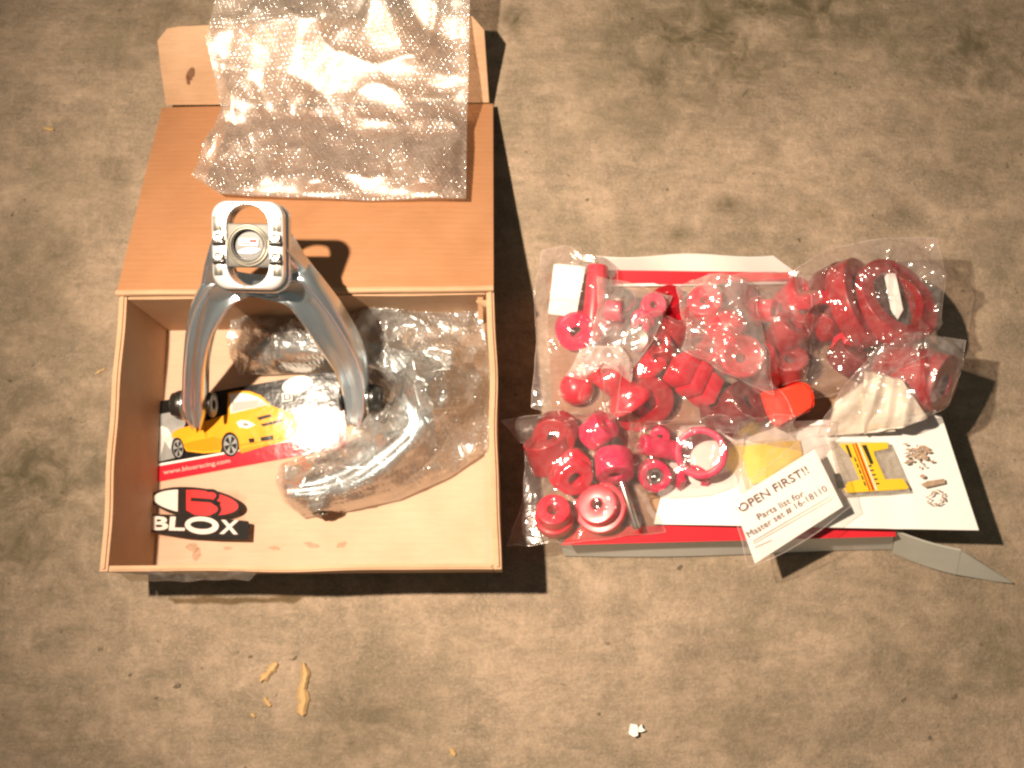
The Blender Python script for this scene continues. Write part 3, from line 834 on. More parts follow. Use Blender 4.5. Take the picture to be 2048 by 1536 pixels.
poly('engraving', [z8(x, y, .0659) for x, y in ((1395,470),(1440,448),(1545,434),(1550,462),(1470,480),(1420,490))], .0001, T_BROWN, bk)
eng('engraving', (1405, 418), (18, 14), 5, .0660)
er = random.Random(5)
for k in range(26):
    a = k*.247; rr_ = er.uniform(34, 56); eng('engraving', (1492+rr_*math.cos(a), 555+rr_*math.sin(a)), (er.uniform(5, 11), er.uniform(4, 8)), 20+k, .0659+.00002*k)

# yellow die-cut decal on its liner
dl = empty('decal_sheet', z8(1080, 380, .062), 'clear sheet with a yellow die-cut warning decal striped in red', 'decal')
slab('liner', [z8(820, 195, .0650), z8(1196, 205, .0665), z8(1330, 515, .0665), z8(900, 545, .0650)], .0003, film('decal_liner', .22, .2, tint=(.8,.78,.72)), dl, 8, 4)
def dd(name, pts, off, mat): return poly(name, [z8(x, y, .0675+off) for x, y in pts], .0001, mat, dl)
dd('yellow_print', [(880,215),(1183,203),(1192,242),(1098,262),(1105,290),(1172,438),(1282,434),(1320,488),(1310,500),(930,524),(905,500),(935,455),(1010,440),(945,290)], 0, D_YEL)
dd('red_stripe', [(978,210),(990,210),(1105,508),(1090,510)], .0002, D_RED)
dd('red_stripe', [(962,212),(970,212),(1080,510),(1070,511)], .0002, D_RED)
dd('pale_stripe', [(1000,210),(1008,210),(1122,508),(1112,508)], .0002, S_WHT)
dd('black_print', [(1022,222),(1052,220),(1098,338),(1078,344)], .0002, D_BLK)
dd('black_print', [(918,222),(934,220),(965,300),(948,300)], .0002, D_BLK)
dd('black_print', [(845,402),(885,400),(925,490),(870,498)], .0002, D_BLK)
for k in range(5):
    y = 300 + k*38; x = 972 + k*15
    dd('black_print', [(x,y),(x+8,y-2),(x+20,y+26),(x+10,y+28)], .0002, D_BLK)
    dd('black_print', [(1062+k*12,350+k*28),(1085+k*12,347+k*28),(1088+k*12,357+k*28),(1066+k*12,360+k*28)], .0002, D_BLK)

# yellow grease packet
gp = empty('grease_packet', P(1535, 925, .056), 'small translucent yellow grease sachet beside the white label card', 'sachet')
slab('sachet', [P(1478, 893, .0600), P(1600, 880, .0600), P(1612, 955, .0600), P(1505, 968, .0600)], .0035, simple('yellow_grease', (.90, .66, .10), .25, coat=.6, var=.15, sss=.1), gp, 12, 8, lambda u, v: .0030*math.sin(math.pi*u)*math.sin(math.pi*v))
slab('sealed_edge', [P(1462, 888, .0572), P(1615, 872, .0572), P(1625, 966, .0572), P(1492, 980, .0572)], .0004, film('sachet_film', .3, .2, milkcol=(.9,.8,.5)), gp, 2, 2)

# ------------------------------------------------------------------ red parts
def ring_prof(R, r, h): return rnd([(r, 0), (R, 0), (R, h), (r, h)], .0014)
def flange_prof(R, Rs, r, h, hf): return rnd([(r, 0), (R, 0), (R, hf), (Rs, hf), (Rs, h), (r, h)], .0012)
def cup_prof(R, r, h, d): return rnd([(r, 0), (R*.8, 0), (R, h*.4), (R, h), (R*.80, h), (r*1.3, h-d), (r, h-d)], .002)
def dome_prof(R, h): return [(0, 0), (R, 0)] + [(R*math.cos(a), h*.35 + h*.65*math.sin(a)) for a in [math.radians(x) for x in range(0, 90, 12)]] + [(0, h)]
def hour_prof(R, r, h): return rnd([(r, 0), (R*1.05, 0), (R*1.05, h*.16), (R*.62, h*.42), (R*.85, h*.85), (R*.7, h), (r, h)], .003)
CON = []
def redpart(name, label, cat, px, py, z, prof, ax, mat, group=None, parts=None, a0=0, a1=360):
    c = P(px, py, z)
    hmid = sum(q[1] for q in prof)/len(prof)
    M = axisM(c, ax) 
    zs = [q[1] for q in prof]; mid = (min(zs)+max(zs))/2
    bm = bmesh.new(); lathe(bm, prof, 44, Matrix.Translation((0, 0, -mid)), a0, a1)
    if parts is None:
        o = obj(name, bm, mat, None, 40, mtx=M); tag(o, label, cat, group); CON.append(o); return o
    e = empty(name, (0,0,0), label, cat, group); e.matrix_basis = M
    o = part('bushing_body', bm, mat, e, 40); CON.append(o)
    for (nm_, pf, mt) in parts:
        bm = bmesh.new(); lathe(bm, pf, 32, Matrix.Translation((0, 0, -mid))); o = part(nm_, bm, mt, e, 40); CON.append(o)
    return e
u = pxm(.06)          # metres per px at bag height
GB = 'red suspension bushings in clear bags'
# bag A (front left)
zA = KZ
redpart('bushing', 'dark red cylinder bushing at the top of the front left bag', 'bushing', 1112, 868, zA+.022, ring_prof(42*u, 12*u, .022), (-.25,-.55,.75), M_DRED, GB)
redpart('bushing', 'darkest red bushing below the top cylinder in the front left bag', 'bushing', 1100, 905, zA+.017, ring_prof(46*u, 14*u, .028), (-.3,.75,.45), M_DRED, GB)
redpart('bushing', 'pinkish short cylinder tilted beside the dark red one in the front left bag', 'bushing', 1196, 862, zA+.022, ring_prof(32*u, 9*u, .024), (.6,.45,.65), M_PINK, GB)
redpart('bushing', 'wide red bushing in the middle of the front left bag with its bore facing down', 'bushing', 1142, 945, zA+.022, flange_prof(44*u, 36*u, 14*u, .024, .013), (.28,-.62,.72), M_RED, GB)
redpart('bushing', 'crimson puck lying on edge against the small bag in the front left bag', 'bushing', 1228, 930, zA+.021, ring_prof(37*u, 12*u, .022), (.02,-.93,.35), M_PINK, GB)
redpart('bushing', 'red flanged bushing with a dark bore facing up in the front left bag', 'bushing', 1198, 1013, zA+.014, flange_prof(51*u, 38*u, 11*u, .022, .009), (-.28,.10,.95), M_RED, GB)
redpart('bushing', 'red puck in the lower left corner of the front left bag', 'bushing', 1108, 1030, zA+.014, flange_prof(38*u, 32*u, 12*u, .024, .010), (-.1,.35,.93), M_RED, GB)
redpart('metal_sleeve', 'shiny steel sleeve lying at the right edge of the front left bag', 'sleeve', 1258, 1010, zA+.018, ring_prof(7*u, 4*u, 95*u), (-.30,1,.05), M_STEEL)
# bag B (clamp bushings)
redpart('clamp_bushing', 'large magenta ring bushing showing white paper through its bore', 'bushing', 1402, 905, .070, ring_prof(50*u, 37*u, .017), (-.25,-.22,.94), M_PINK)
redpart('bushing', 'small magenta bushing at the top left of the ring bag', 'bushing', 1320, 872, .064, ring_prof(20*u, 6*u, .014), (-.2,-.4,.9), M_PINK)
redpart('bushing', 'short magenta tube left of the large ring bushing', 'bushing', 1318, 895, .066, ring_prof(20*u, 11*u, .034), (-.95,.15,.3), M_PINK)
redpart('bushing', 'pink bushing with a shiny sleeve at the lower left of the ring bag', 'bushing', 1308, 950, .062, ring_prof(31*u, 17*u, .017), (.0,-.35,.94), M_PINK, None,
        [('inner_sleeve', rnd([(9*u, -.001), (16.8*u, -.001), (16.8*u, .014), (9*u, .014)], .0008), M_STEEL)])
redpart('bushing', 'crimson half bushing below the large magenta ring', 'bushing', 1385, 962, .058, ring_prof(32*u, 18*u, .012), (.1,.5,.86), M_PINK, None, None, 180, 400)
# bag C (back left)
redpart('bushing', 'tall red sleeve upright beside the white label in the back left bag', 'bushing', 1190, 596, .062, ring_prof(22*u, 9*u, .060), (.1,1,.12), M_RED)
redpart('bushing', 'red disc under the white label in the back left bag', 'bushing', 1150, 660, .058, ring_prof(40*u, 12*u, .015), (.1,-.6,.8), M_PINK)
redpart('bushing', 'glossy red dome shaped bump stop at the left of the carton', 'bump stop', 1153, 778, .057, dome_prof(35*u, .026), (-.15,-.35,.9), M_RED)
redpart('bump_stop', 'red hourglass bump stop with a wide flange near the front centre', 'bump stop', 1240, 775, .070, hour_prof(44*u, 8*u, .040), (-.55,.75,.35), M_RED)
redpart('bushing', 'red flat disc under the hourglass bump stop', 'bushing', 1275, 812, .057, ring_prof(52*u, 22*u, .010), (.1,-.55,.85), M_RED)
redpart('bushing', 'small red bushing between the hourglass bump stop and the grooved block', 'bushing', 1298, 735, .066, ring_prof(24*u, 9*u, .026), (.5,.5,.7), M_RED)
redpart('bushing', 'dark red bushing behind the grooved block', 'bushing', 1345, 660, .060, ring_prof(36*u, 12*u, .03), (.3,.6,.7), M_DRED)
redpart('bushing', 'dark red bushing left of the grooved block', 'bushing', 1325, 700, .064, ring_prof(26*u, 9*u, .026), (-.4,.3,.8), M_DRED)
# bag D (washers)
zD = .082
redpart('cup_washer', 'zinc cup washer at the top of the small hardware bag', 'washer', 1248, 598, zD, [(5*u,0),(25*u,0),(25*u,.0015),(18*u,.005),(7*u,.0058),(5*u,.0045)], (.1,.05,1), M_ZINC)
redpart('cup_washer', 'zinc cup washer at the bottom of the small hardware bag', 'washer', 1272, 678, zD-.002, [(9*u,0),(26*u,0),(27*u,.003),(22*u,.0055),(9*u,.003)], (-.05,-.2,1), M_ZINC)
redpart('small_bushing', 'small pink ring bushing at the right of the hardware bag', 'bushing', 1306, 612, zD, ring_prof(25*u, 6.5*u, .012), (.0,-.1,1), M_PINK)
redpart('small_bushing', 'small crimson bushing standing on edge at the left of the hardware bag', 'bushing', 1229, 622, zD-.002, ring_prof(22*u, 6*u, .015), (.9,-.15,.3), M_PINK)
redpart('small_bushing', 'small stepped crimson bushing between the two zinc washers', 'bushing', 1284, 645, zD-.001, flange_prof(24*u, 18*u, 6*u, .014, .006), (-.3,-.75,.55), M_PINK)
redpart('metal_sleeve', 'thin steel tube lying diagonally in the hardware bag', 'sleeve', 1195, 690, zD-.006, ring_prof(6*u, 3.5*u, 105*u), (-.62,-.75,.05), M_STEEL)
# bag E (centre)
redpart('bushing', 'pale topped red bushing at the head of the centre bag', 'bushing', 1412, 612, .078, ring_prof(34*u, 9*u, .026), (-.3,.15,.9), M_RED)
redpart('bushing', 'round scarlet bushing in the middle of the centre bag', 'bushing', 1455, 655, .078, dome_prof(38*u, .036), (.35,-.2,.9), M_RED)
redpart('cup_bushing', 'glossy scarlet cup bushing with a grey bore in the centre bag', 'bushing', 1481, 716, .080, cup_prof(42*u, 10*u, .024, .012), (-.10,-.12,.97), M_RED)
# grooved block
gb = empty('grooved_block', P(1385, 755, .060), 'tilted red grooved rubber block below the centre bag', 'bushing')
cM = Matrix.Translation(P(1388, 760, .072)) @ Matrix.Rotation(math.radians(-34), 4, 'Z') @ Matrix.Rotation(math.radians(24), 4, 'Y') @ Matrix.Rotation(math.radians(-14), 4, 'X')
for k, (x0, x1, hh) in enumerate(((-52, -18, 27), (-16, 14, 29), (16, 50, 26))):
    bm = bmesh.new(); box(bm, x0*u, x1*u, -hh*u*1.15, hh*u*1.15, -.012, .012 + (k==1)*.001, .0022, cM); o = obj('block_rib', bm, M_RED, gb); CON.append(o)
bm = bmesh.new(); box(bm, -50*u, 48*u, -24*u, 24*u, -.0115, .0105, .001, cM); o = obj('block_core', bm, M_RED, gb); CON.append(o)
# bag F
redpart('bushing', 'red ring pair at the top of the narrow bag right of centre', 'bushing', 1527, 622, .068, flange_prof(30*u, 24*u, 10*u, .022, .008), (.75,-.2,.6), M_RED)
redpart('bushing', 'small red bushing at the bottom left of the narrow bag right of centre', 'bushing', 1532, 722, .066, ring_prof(26*u, 8*u, .022), (-.5,.5,.7), M_RED)
redpart('bushing', 'dark red bushing in the middle of the narrow bag right of centre', 'bushing', 1572, 668, .066, ring_prof(38*u, 14*u, .028), (.4,.5,.75), M_DRED)
redpart('bushing', 'dark red bushing at the lower right of the narrow bag', 'bushing', 1580, 732, .062, ring_prof(34*u, 12*u, .024), (-.2,.4,.85), M_DRED)
# orange-red block
bm = bmesh.new()
pts = [(1520,782),(1560,778),(1606,762),(1624,775),(1630,800),(1626,818),(1600,830),(1560,856),(1545,850),(1530,820)]
t_ = [bm.verts.new(P(x, y, .083 + (.006 if x > 1570 else 0))) for x, y in pts]; b__ = [bm.verts.new(P(x-2, y+3, .050)) for x, y in pts]
bm.faces.new(t_); bm.faces.new(list(reversed(b__)))
for i in range(len(pts)): bm.faces.new([t_[i], b__[i], b__[(i+1)%len(pts)], t_[(i+1)%len(pts)]])
bmesh.ops.recalc_face_normals(bm, faces=bm.faces)
bmesh.ops.bevel(bm, geom=list(bm.edges), offset=.0022, segments=3, affect='EDGES')
o = obj('end_cap', bm, M_ORED, None, 50); tag(o, 'bright orange red faceted rubber block poking out below the bags', 'bushing'); CON.append(o)
# maroon part in the lower centre
redpart('bushing', 'maroon bushing half hidden in the bag between the block and the label card', 'bushing', 1478, 820, .064, ring_prof(48*u, 14*u, .030), (.5,.35,.8), M_MAROON)
redpart('bushing', 'second maroon bushing below the orange red block', 'bushing', 1430, 822, .060, ring_prof(30*u, 10*u, .022), (-.2,.35,.8), M_MAROON)
# bag G: large rings
redpart('spring_ring', 'large dark red coil spring ring furthest right in the back bag', 'spring ring', 1786, 606, .080, ring_prof(92*u, 60*u, .018), (.34,.22,.9), M_DRED, 'large spring rings in the back right bag')
redpart('spring_ring', 'large dark red coil spring ring leaning left of the furthest one', 'spring ring', 1718, 608, .076, ring_prof(92*u, 60*u, .018), (.66,.12,.72), M_DRED, 'large spring rings in the back right bag')
redpart('spring_ring', 'bright red split coil spring ring curving at the left of the back right bag', 'spring ring', 1632, 668, .080, ring_prof(86*u, 60*u, .016), (.38,-.35,.86), M_RED, 'large spring rings in the back right bag', None, -75, 80)
redpart('spring_ring', 'thick dark red ring under the others in the back right bag', 'spring ring', 1690, 604, .060, ring_prof(82*u, 30*u, .020), (.5,.1,.85), M_MAROON, 'large spring rings in the back right bag')
redpart('bushing', 'dark red bushing at the bottom left of the back right bag', 'bushing', 1650, 640, .060, ring_prof(38*u, 12*u, .026), (.3,.5,.8), M_DRED)
o = slab('paper_slip', [P(1768, 548, .078), P(1790, 540, .082), P(1806, 620, .080), P(1788, 652, .070)], .0004, M_WHITE, None, 3, 6, lambda u, v: .002*math.sin(u*4+v*5))
tag(o, 'pale paper slip tucked inside the large dark red rings', 'paper'); CON.append(o)
for k, (lb, px_, py_, R_, hh_, ax_, mt_) in enumerate([
    ('dark red bushing beside the tall sleeve in the back left bag', 1212, 650, 34, .024, (.3,.4,.8), M_DRED),
    ('dark red bushing under the right edge of the small hardware bag', 1338, 612, 34, .026, (-.3,.4,.8), M_DRED),
    ('dark red bushing under the head of the centre bag', 1378, 648, 36, .030, (.5,.2,.8), M_DRED),
    ('crimson bushing between the grooved block and the cup bushing', 1430, 712, 32, .026, (-.5,.4,.7), M_RED),
    ('crimson bushing right of the dome bump stop', 1200, 742, 30, .022, (.4,-.4,.8), M_RED),
    ('wide dark red disc at the front edge under the hourglass bump stop', 1298, 800, 48, .012, (.1,-.45,.9), M_DRED),
    ('crimson bushing at the back beside the spring rings', 1590, 596, 34, .026, (.4,.3,.8), M_RED),
    ('dark red bushing left of the split ring', 1612, 640, 34, .024, (-.3,.5,.8), M_DRED),
    ('dark red puck behind the round scarlet bushing', 1475, 600, 34, .020, (.2,.3,.9), M_DRED),
    ('dark red bushing between the maroon pair and the orange red block', 1520, 762, 30, .022, (.4,.2,.8), M_DRED),
    ('dark red bushing in front of the maroon cylinder bag', 1700, 712, 40, .022, (.4,.5,.8), M_MAROON)]):
    redpart('bushing', lb, 'bushing', px_, py_, .060, ring_prof(R_*u, R_*.32*u, hh_), ax_, mt_)
# bag H: big cylinder and folded sachet
redpart('large_bushing', 'very large dark maroon cylinder bushing in the right hand bag', 'bushing', 1828, 752, .072, ring_prof(58*u, 20*u, .056), (.62,-.42,.62), M_DRED)
pk = slab('folded_packet', [P(1728, 742, .096), P(1806, 762, .104), P(1856, 838, .090), P(1728, 872, .072)], .006, M_CREAM, None, 44, 34, lambda u, v: .005*math.sin(u*6+1)*math.sin(v*5) + .002*math.sin(u*19+v*9))
tag(pk, 'cream folded plastic packet lying over the maroon cylinder in the right hand bag', 'packet'); CON.append(pk)
pk = slab('folded_packet', [P(1672, 806, .078), P(1748, 752, .092), P(1790, 862, .074), P(1655, 872, .064)], .004, M_CREAM, None, 30, 30, lambda u, v: .004*math.sin(u*5)*math.sin(v*6))
tag(pk, 'cream folded plastic packet nearest the booklet in the right hand bag', 'packet'); CON.append(pk)

# white label of the back left bag
wl = slab('bag_label', [P(1108, 528, .072), P(1171, 534, .074), P(1152, 632, .071), P(1096, 628, .069)], .0004, M_WHITE, None, 6, 10, lambda u, v: .0018*math.sin(u*3+v*9))
tag(wl, 'blank white paper label in the back left bag', 'label'); CON.append(wl)

# ------------------------------------------------------------------ drape solver
def bvh_of(objs):
    vs, fs = [], []
    for o in objs:
        if o.type != 'MESH': continue
        M = WM(o); b0 = len(vs)
        vs += [M @ v.co for v in o.data.vertices]
        fs += [[b0 + i for i in p.vertices] for p in o.data.polygons]
    return BVHTree.FromPolygons(vs, fs)
def resample(pl, n):
    pl = [Vector(p) for p in pl]
    d = [0]
    for a, b in zip(pl[:-1], pl[1:]): d.append(d[-1] + (b-a).length)
    out = []
    for i in range(n+1):
        s = d[-1]*i/n; k = 0
        while k < len(pl)-2 and d[k+1] < s: k += 1
        t = (s-d[k])/max(1e-9, d[k+1]-d[k]); out.append(pl[k].lerp(pl[k+1], max(0, min(1, t))))
    return np.array([tuple(p) for p in out])
def coons(top, right, bottom, left, nu, nv):
    """top TL->TR, right TR->BR, bottom BL->BR, left TL->BL ; each list of (px,py,z)"""
    W_ = lambda pl: [P(*q) for q in pl]
    T, R_, B, L_ = resample(W_(top), nu), resample(W_(right), nv), resample(W_(bottom), nu), resample(W_(left), nv)
    U = np.linspace(0, 1, nu+1)[None, :, None]; V = np.linspace(0, 1, nv+1)[:, None, None]
    G_ = (1-V)*T[None] + V*B[None] + (1-U)*L_[:, None] + U*R_[:, None] - ((1-U)*(1-V)*T[0] + U*(1-V)*T[-1] + (1-U)*V*B[0] + U*V*B[-1])
    return G_
def drape(G_, bvh, clear=.0012, iters=260, sag=0.0, pin=True, puff=0):
    nv, nu = G_.shape[0]-1, G_.shape[1]-1
    ob = np.full((nv+1, nu+1), -1.0)
    for j in range(nv+1):
        for i in range(nu+1):
            hit = bvh.ray_cast(Vector((G_[j,i,0], G_[j,i,1], .5)), Vector((0,0,-1)))
            if hit[0] is not None: ob[j,i] = hit[0].z + clear
    # widen obstacles a little so that steep sides stay inside
    o2 = ob.copy()
    o2[1:] = np.maximum(o2[1:], ob[:-1]-.002); o2[:-1] = np.maximum(o2[:-1], ob[1:]-.002)
    o2[:,1:] = np.maximum(o2[:,1:], ob[:,:-1]-.002); o2[:,:-1] = np.maximum(o2[:,:-1], ob[:,1:]-.002)
    h = np.maximum(G_[:,:,2], o2)
    for _ in range(puff):
        d = h.copy()
        d[1:] = np.maximum(d[1:], h[:-1]-.0004); d[:-1] = np.maximum(d[:-1], h[1:]-.0004)
        d[:,1:] = np.maximum(d[:,1:], h[:,:-1]-.0004); d[:,:-1] = np.maximum(d[:,:-1], h[:,1:]-.0004); h = d
    bd = np.maximum(G_[:,:,2], ob)
    for _ in range(iters):
        a = h.copy()
        a[1:-1,1:-1] = .25*(h[:-2,1:-1]+h[2:,1:-1]+h[1:-1,:-2]+h[1:-1,2:]) - sag
        h = np.maximum(a, o2)
        if pin:
            h[0], h[-1], h[:,0], h[:,-1] = bd[0], bd[-1], bd[:,0], bd[:,-1]
    return h, o2
def crease(X, Y, n, amp, seed, wmin=.004, wmax=.012, Ls=(.02, .07)):
    r = random.Random(seed); out = np.zeros_like(X)
    x0, x1, y0, y1 = X.min(), X.max(), Y.min(), Y.max()
    for k in range(n):
        cx, cy = r.uniform(x0, x1), r.uniform(y0, y1); a = r.uniform(0, math.pi); L = r.uniform(*Ls); wd = r.uniform(wmin, wmax)
        A = amp*r.uniform(.4, 1)*(1 if r.random() < .7 else -.6)
        bend = r.uniform(-12, 12)
        du = (X-cx)*math.cos(a) + (Y-cy)*math.sin(a); dv = -(X-cx)*math.sin(a) + (Y-cy)*math.cos(a) + bend*du*du
        out += A*np.clip(1-np.abs(dv)/wd, 0, None)*np.clip(1-np.abs(du)/L, 0, None)
    return out
def gridmesh(name, X, Y, Z, mat, parent):
    nv, nu = X.shape[0]-1, X.shape[1]-1
    V = np.stack([X.ravel(), Y.ravel(), Z.ravel()], 1)
    W_ = nu+1
    F = [(j*W_+i, (j+1)*W_+i, (j+1)*W_+i+1, j*W_+i+1) for j in range(nv) for i in range(nu)]
    return npmesh(name, V, F, mat, parent)
BAGS = []
def bag(name, label, cat, top, right, bottom, left, objs, mat, seed, res=.0012, ncr=26, amp=.0035, clear=.0012, iters=300, sag=0.0, back=True, group='clear plastic bags of parts'):
    G0 = coons(top, right, bottom, left, 8, 8)
    wu = np.abs(np.diff(G0[:, :, :2], axis=1)).sum() / 9; wv = np.abs(np.diff(G0[:, :, :2], axis=0)).sum() / 9
    nu, nv = max(20, int(wu/res)), max(20, int(wv/res))
    G_ = coons(top, right, bottom, left, nu, nv)
    h, ob = drape(G_, bvh_of(objs), clear, iters, sag, puff=18)
    X, Y = G_[:,:,0].copy(), G_[:,:,1].copy()
    ed = np.minimum.outer(np.minimum(np.arange(nv+1), nv-np.arange(nv+1))/nv, np.minimum(np.arange(nu+1), nu-np.arange(nu+1))/nu) if False else \
        np.minimum(np.minimum(np.arange(nv+1), nv-np.arange(nv+1))[:,None]/nv, np.minimum(np.arange(nu+1), nu-np.arange(nu+1))[None,:]/nu)
    k = np.clip(ed/.06, .15, 1)
    cr = crease(X, Y, ncr, amp, seed, .006, .018, (.03, .11)) + crease(X, Y, ncr, amp*.22, seed+500, .0018, .004, (.02, .07))
    fold = (1-np.abs(2*vnoise(X*48+seed, Y*48, seed)-1))**4 * amp*.28 + (1-np.abs(2*vnoise(X*190, Y*190+seed, seed+1)-1))**3 * amp*.08
    Z = np.maximum(h + (cr + fold)*k, ob)
    jit = (vnoise(X*60, Y*60, seed+5)-.5)*.004
    X += jit*(ed < .001); Y += jit*(ed < .001)
    c = (X.mean(), Y.mean(), float(G_[:,:,2].min()))
    e = empty(name, c, label, cat, group)
    f = gridmesh('front_film', X, Y, Z, mat, e)
    if back:
        Zb = G_[:,:,2] - .0012 + .0008*np.sin(X*140+seed)
        Zb = np.minimum(Zb, Z-.0004)
        gridmesh('back_film', X[::3, ::3], Y[::3, ::3], Zb[::3, ::3], mat, e)
    bd_ = [(0, i) for i in range(0, nu, 3)] + [(j, nu) for j in range(0, nv, 3)] + [(nv, i) for i in range(nu, 0, -3)] + [(j, 0) for j in range(nv, 0, -3)]
    bm = bmesh.new(); tube(bm, [(X[a], Y[a], Z[a]) for a in bd_], .00035, 5, True); obj('seam', bm, M_SEAM, e)
    BAGS.append(f)
    return e, f
STAT = [o for o in C.objects if o.type == 'MESH' and o.parent in (kb, bk, dl, gp)]
under = STAT + CON + [g]

# ------------------------------------------------------------------ bags over the red parts
bag('plastic_bag', 'clear plastic bag of red bushings at the back left of the low carton', 'bag',
    [(1085, 500, .058), (1130, 492, .066), (1200, 515, .07), (1235, 540, .06)],
    [(1235, 540, .06), (1240, 640, .055), (1235, 750, .05), (1225, 845, .05)],
    [(1060, 818, .05), (1120, 830, .05), (1180, 838, .05), (1225, 845, .05)],
    [(1085, 500, .058), (1066, 600, .05), (1072, 700, .05), (1060, 818, .05)], under, M_FILM, 3, ncr=40)
bag('plastic_bag', 'clear plastic bag of red parts across the middle front of the low carton', 'bag',
    [(1195, 690, .062), (1300, 640, .065), (1380, 650, .062), (1500, 700, .06)],
    [(1500, 700, .06), (1540, 780, .056), (1560, 830, .055), (1600, 905, .056)],
    [(1215, 850, .05), (1330, 860, .052), (1460, 872, .054), (1600, 905, .056)],
    [(1195, 690, .062), (1200, 760, .055), (1205, 800, .05), (1215, 850, .05)], under, M_FILM, 5, ncr=40)
bag('plastic_bag', 'clear plastic bag of large dark red rings at the back right', 'bag',
    [(1580, 545, .06), (1650, 500, .075), (1760, 478, .085), (1873, 476, .09)],
    [(1873, 476, .09), (1888, 560, .075), (1878, 640, .07), (1850, 720, .062)],
    [(1600, 800, .055), (1660, 790, .055), (1760, 760, .058), (1850, 720, .062)],
    [(1580, 545, .06), (1590, 640, .056), (1605, 720, .055), (1600, 800, .055)], under, M_FILM, 8, ncr=110, amp=.0065)
bag('plastic_bag', 'hazy plastic bag of small red bushings between the centre bag and the large rings', 'bag',
    [(1380, 560, .075), (1440, 548, .08), (1540, 545, .078), (1605, 548, .07)],
    [(1605, 548, .07), (1612, 620, .066), (1620, 700, .062), (1614, 762, .058)],
    [(1480, 775, .06), (1530, 776, .06), (1570, 770, .058), (1614, 762, .058)],
    [(1380, 560, .075), (1430, 640, .075), (1460, 700, .07), (1480, 775, .06)], under, M_FILM2, 11, ncr=26)
bag('plastic_bag', 'clear bag with a maroon cylinder and cream packet at the far right', 'bag',
    [(1690, 770, .062), (1750, 700, .078), (1820, 668, .088), (1932, 680, .085)],
    [(1932, 680, .085), (1925, 730, .08), (1905, 775, .074), (1888, 818, .068)],
    [(1632, 875, .056), (1700, 872, .058), (1790, 862, .062), (1888, 818, .068)],
    [(1690, 770, .062), (1665, 810, .06), (1645, 840, .058), (1632, 875, .056)], under, M_FILM2, 14, ncr=70, amp=.006)
bag('plastic_bag', 'clear plastic bag of red bushings hanging over the front left corner', 'bag',
    [(1000, 843, .058), (1050, 832, .052), (1150, 826, .055), (1262, 838, .052)],
    [(1262, 838, .052), (1275, 900, .05), (1300, 1000, .05), (1330, 1066, .049)],
    [(1012, 1094, .040), (1100, 1085, .047), (1200, 1078, .049), (1330, 1066, .049)],
    [(1000, 843, .058), (1046, 890, .047), (1050, 1000, .045), (1012, 1094, .040)], under, M_FILM, 17, ncr=40, amp=.003)
bag('plastic_bag', 'clear plastic bag with magenta ring bushings beside the white card', 'bag',
    [(1256, 852, .054), (1330, 842, .058), (1420, 838, .058), (1490, 852, .056)],
    [(1490, 852, .056), (1484, 900, .056), (1478, 940, .056), (1470, 975, .055)],
    [(1285, 985, .052), (1350, 995, .053), (1420, 990, .054), (1470, 975, .055)],
    [(1256, 852, .054), (1262, 900, .052), (1270, 940, .052), (1285, 985, .052)], under, M_FILM, 21, ncr=22, amp=.003)
under2 = under + BAGS
bag('plastic_bag', 'clear plastic bag of scarlet bushings on top at the centre', 'bag',
    [(1352, 575, .075), (1420, 548, .082), (1480, 556, .085), (1510, 580, .082)],
    [(1510, 580, .082), (1515, 660, .078), (1522, 730, .072), (1532, 803, .066)],
    [(1355, 712, .075), (1400, 735, .075), (1470, 775, .070), (1532, 803, .066)],
    [(1352, 575, .075), (1365, 620, .078), (1368, 670, .078), (1355, 712, .075)], under2, M_FILM2, 24, ncr=44, amp=.005)
bag('plastic_bag', 'small clear bag of zinc washers and crimson bushings lying on top', 'bag',
    [(1196, 552, .080), (1240, 562, .082), (1290, 575, .084), (1345, 592, .082)],
    [(1345, 592, .082), (1325, 640, .080), (1300, 690, .078), (1266, 738, .074)],
    [(1150, 752, .070), (1190, 745, .072), (1220, 740, .073), (1266, 738, .074)],
    [(1196, 552, .080), (1194, 620, .078), (1180, 690, .074), (1150, 752, .070)], under2, M_FILM2, 29, ncr=18, amp=.0025, clear=.0008)
# folded bag tail
bag('bag_tail', 'milky twisted tail of the small hardware bag over the hourglass part', 'bag tail',
    [(1160, 700, .090), (1200, 690, .094), (1240, 690, .094), (1262, 720, .088)],
    [(1262, 720, .088), (1264, 740, .084), (1262, 760, .080), (1260, 768, .078)],
    [(1130, 752, .074), (1170, 760, .080), (1205, 730, .088), (1260, 768, .078)],
    [(1160, 700, .090), (1150, 720, .086), (1140, 740, .08), (1130, 752, .074)], under2, film('tail_film', .38, .2, milkcol=(.85,.72,.66)), 33, ncr=14, amp=.003, back=False, group='')

# ------------------------------------------------------------------ OPEN FIRST card
OA = P(1465, 1000, .070); OB = P(1629, 898, .086); OC = P(1686, 1013, .084); OD = P(1510, 1127, .064)
ON = (OB - OA).cross(OA - OD).normalized()
oc = empty('label_card', (OA+OB+OC+OD)/4 - Vector((0,0,.01)), 'white card reading OPEN FIRST in a small clear bag over the front edge', 'card')
slab('card_sheet', [OA, OB, OC, OD], .0007, M_WHITE, oc, 8, 6, lambda u, v: .0006*math.sin(u*3)*math.sin(v*3))
OCn = (OA+OB+OC+OD)/4 + ON*.0020
def oq(cx, cy, off=0): return RP(1400 + cx*.3164, 820 + cy*.3164, OCn + ON*off, ON)
text('lettering', 'OPEN FIRST!!', (258, 648), (690, 395), 52, .0, T_INK, oc, oq)
text('lettering', 'Parts list for', (372, 695), (662, 540), 40, .0, T_INK, oc, oq)
text('lettering', 'Master set # 16-18110', (308, 806), (808, 508), 40, .0, T_INK, oc, oq)
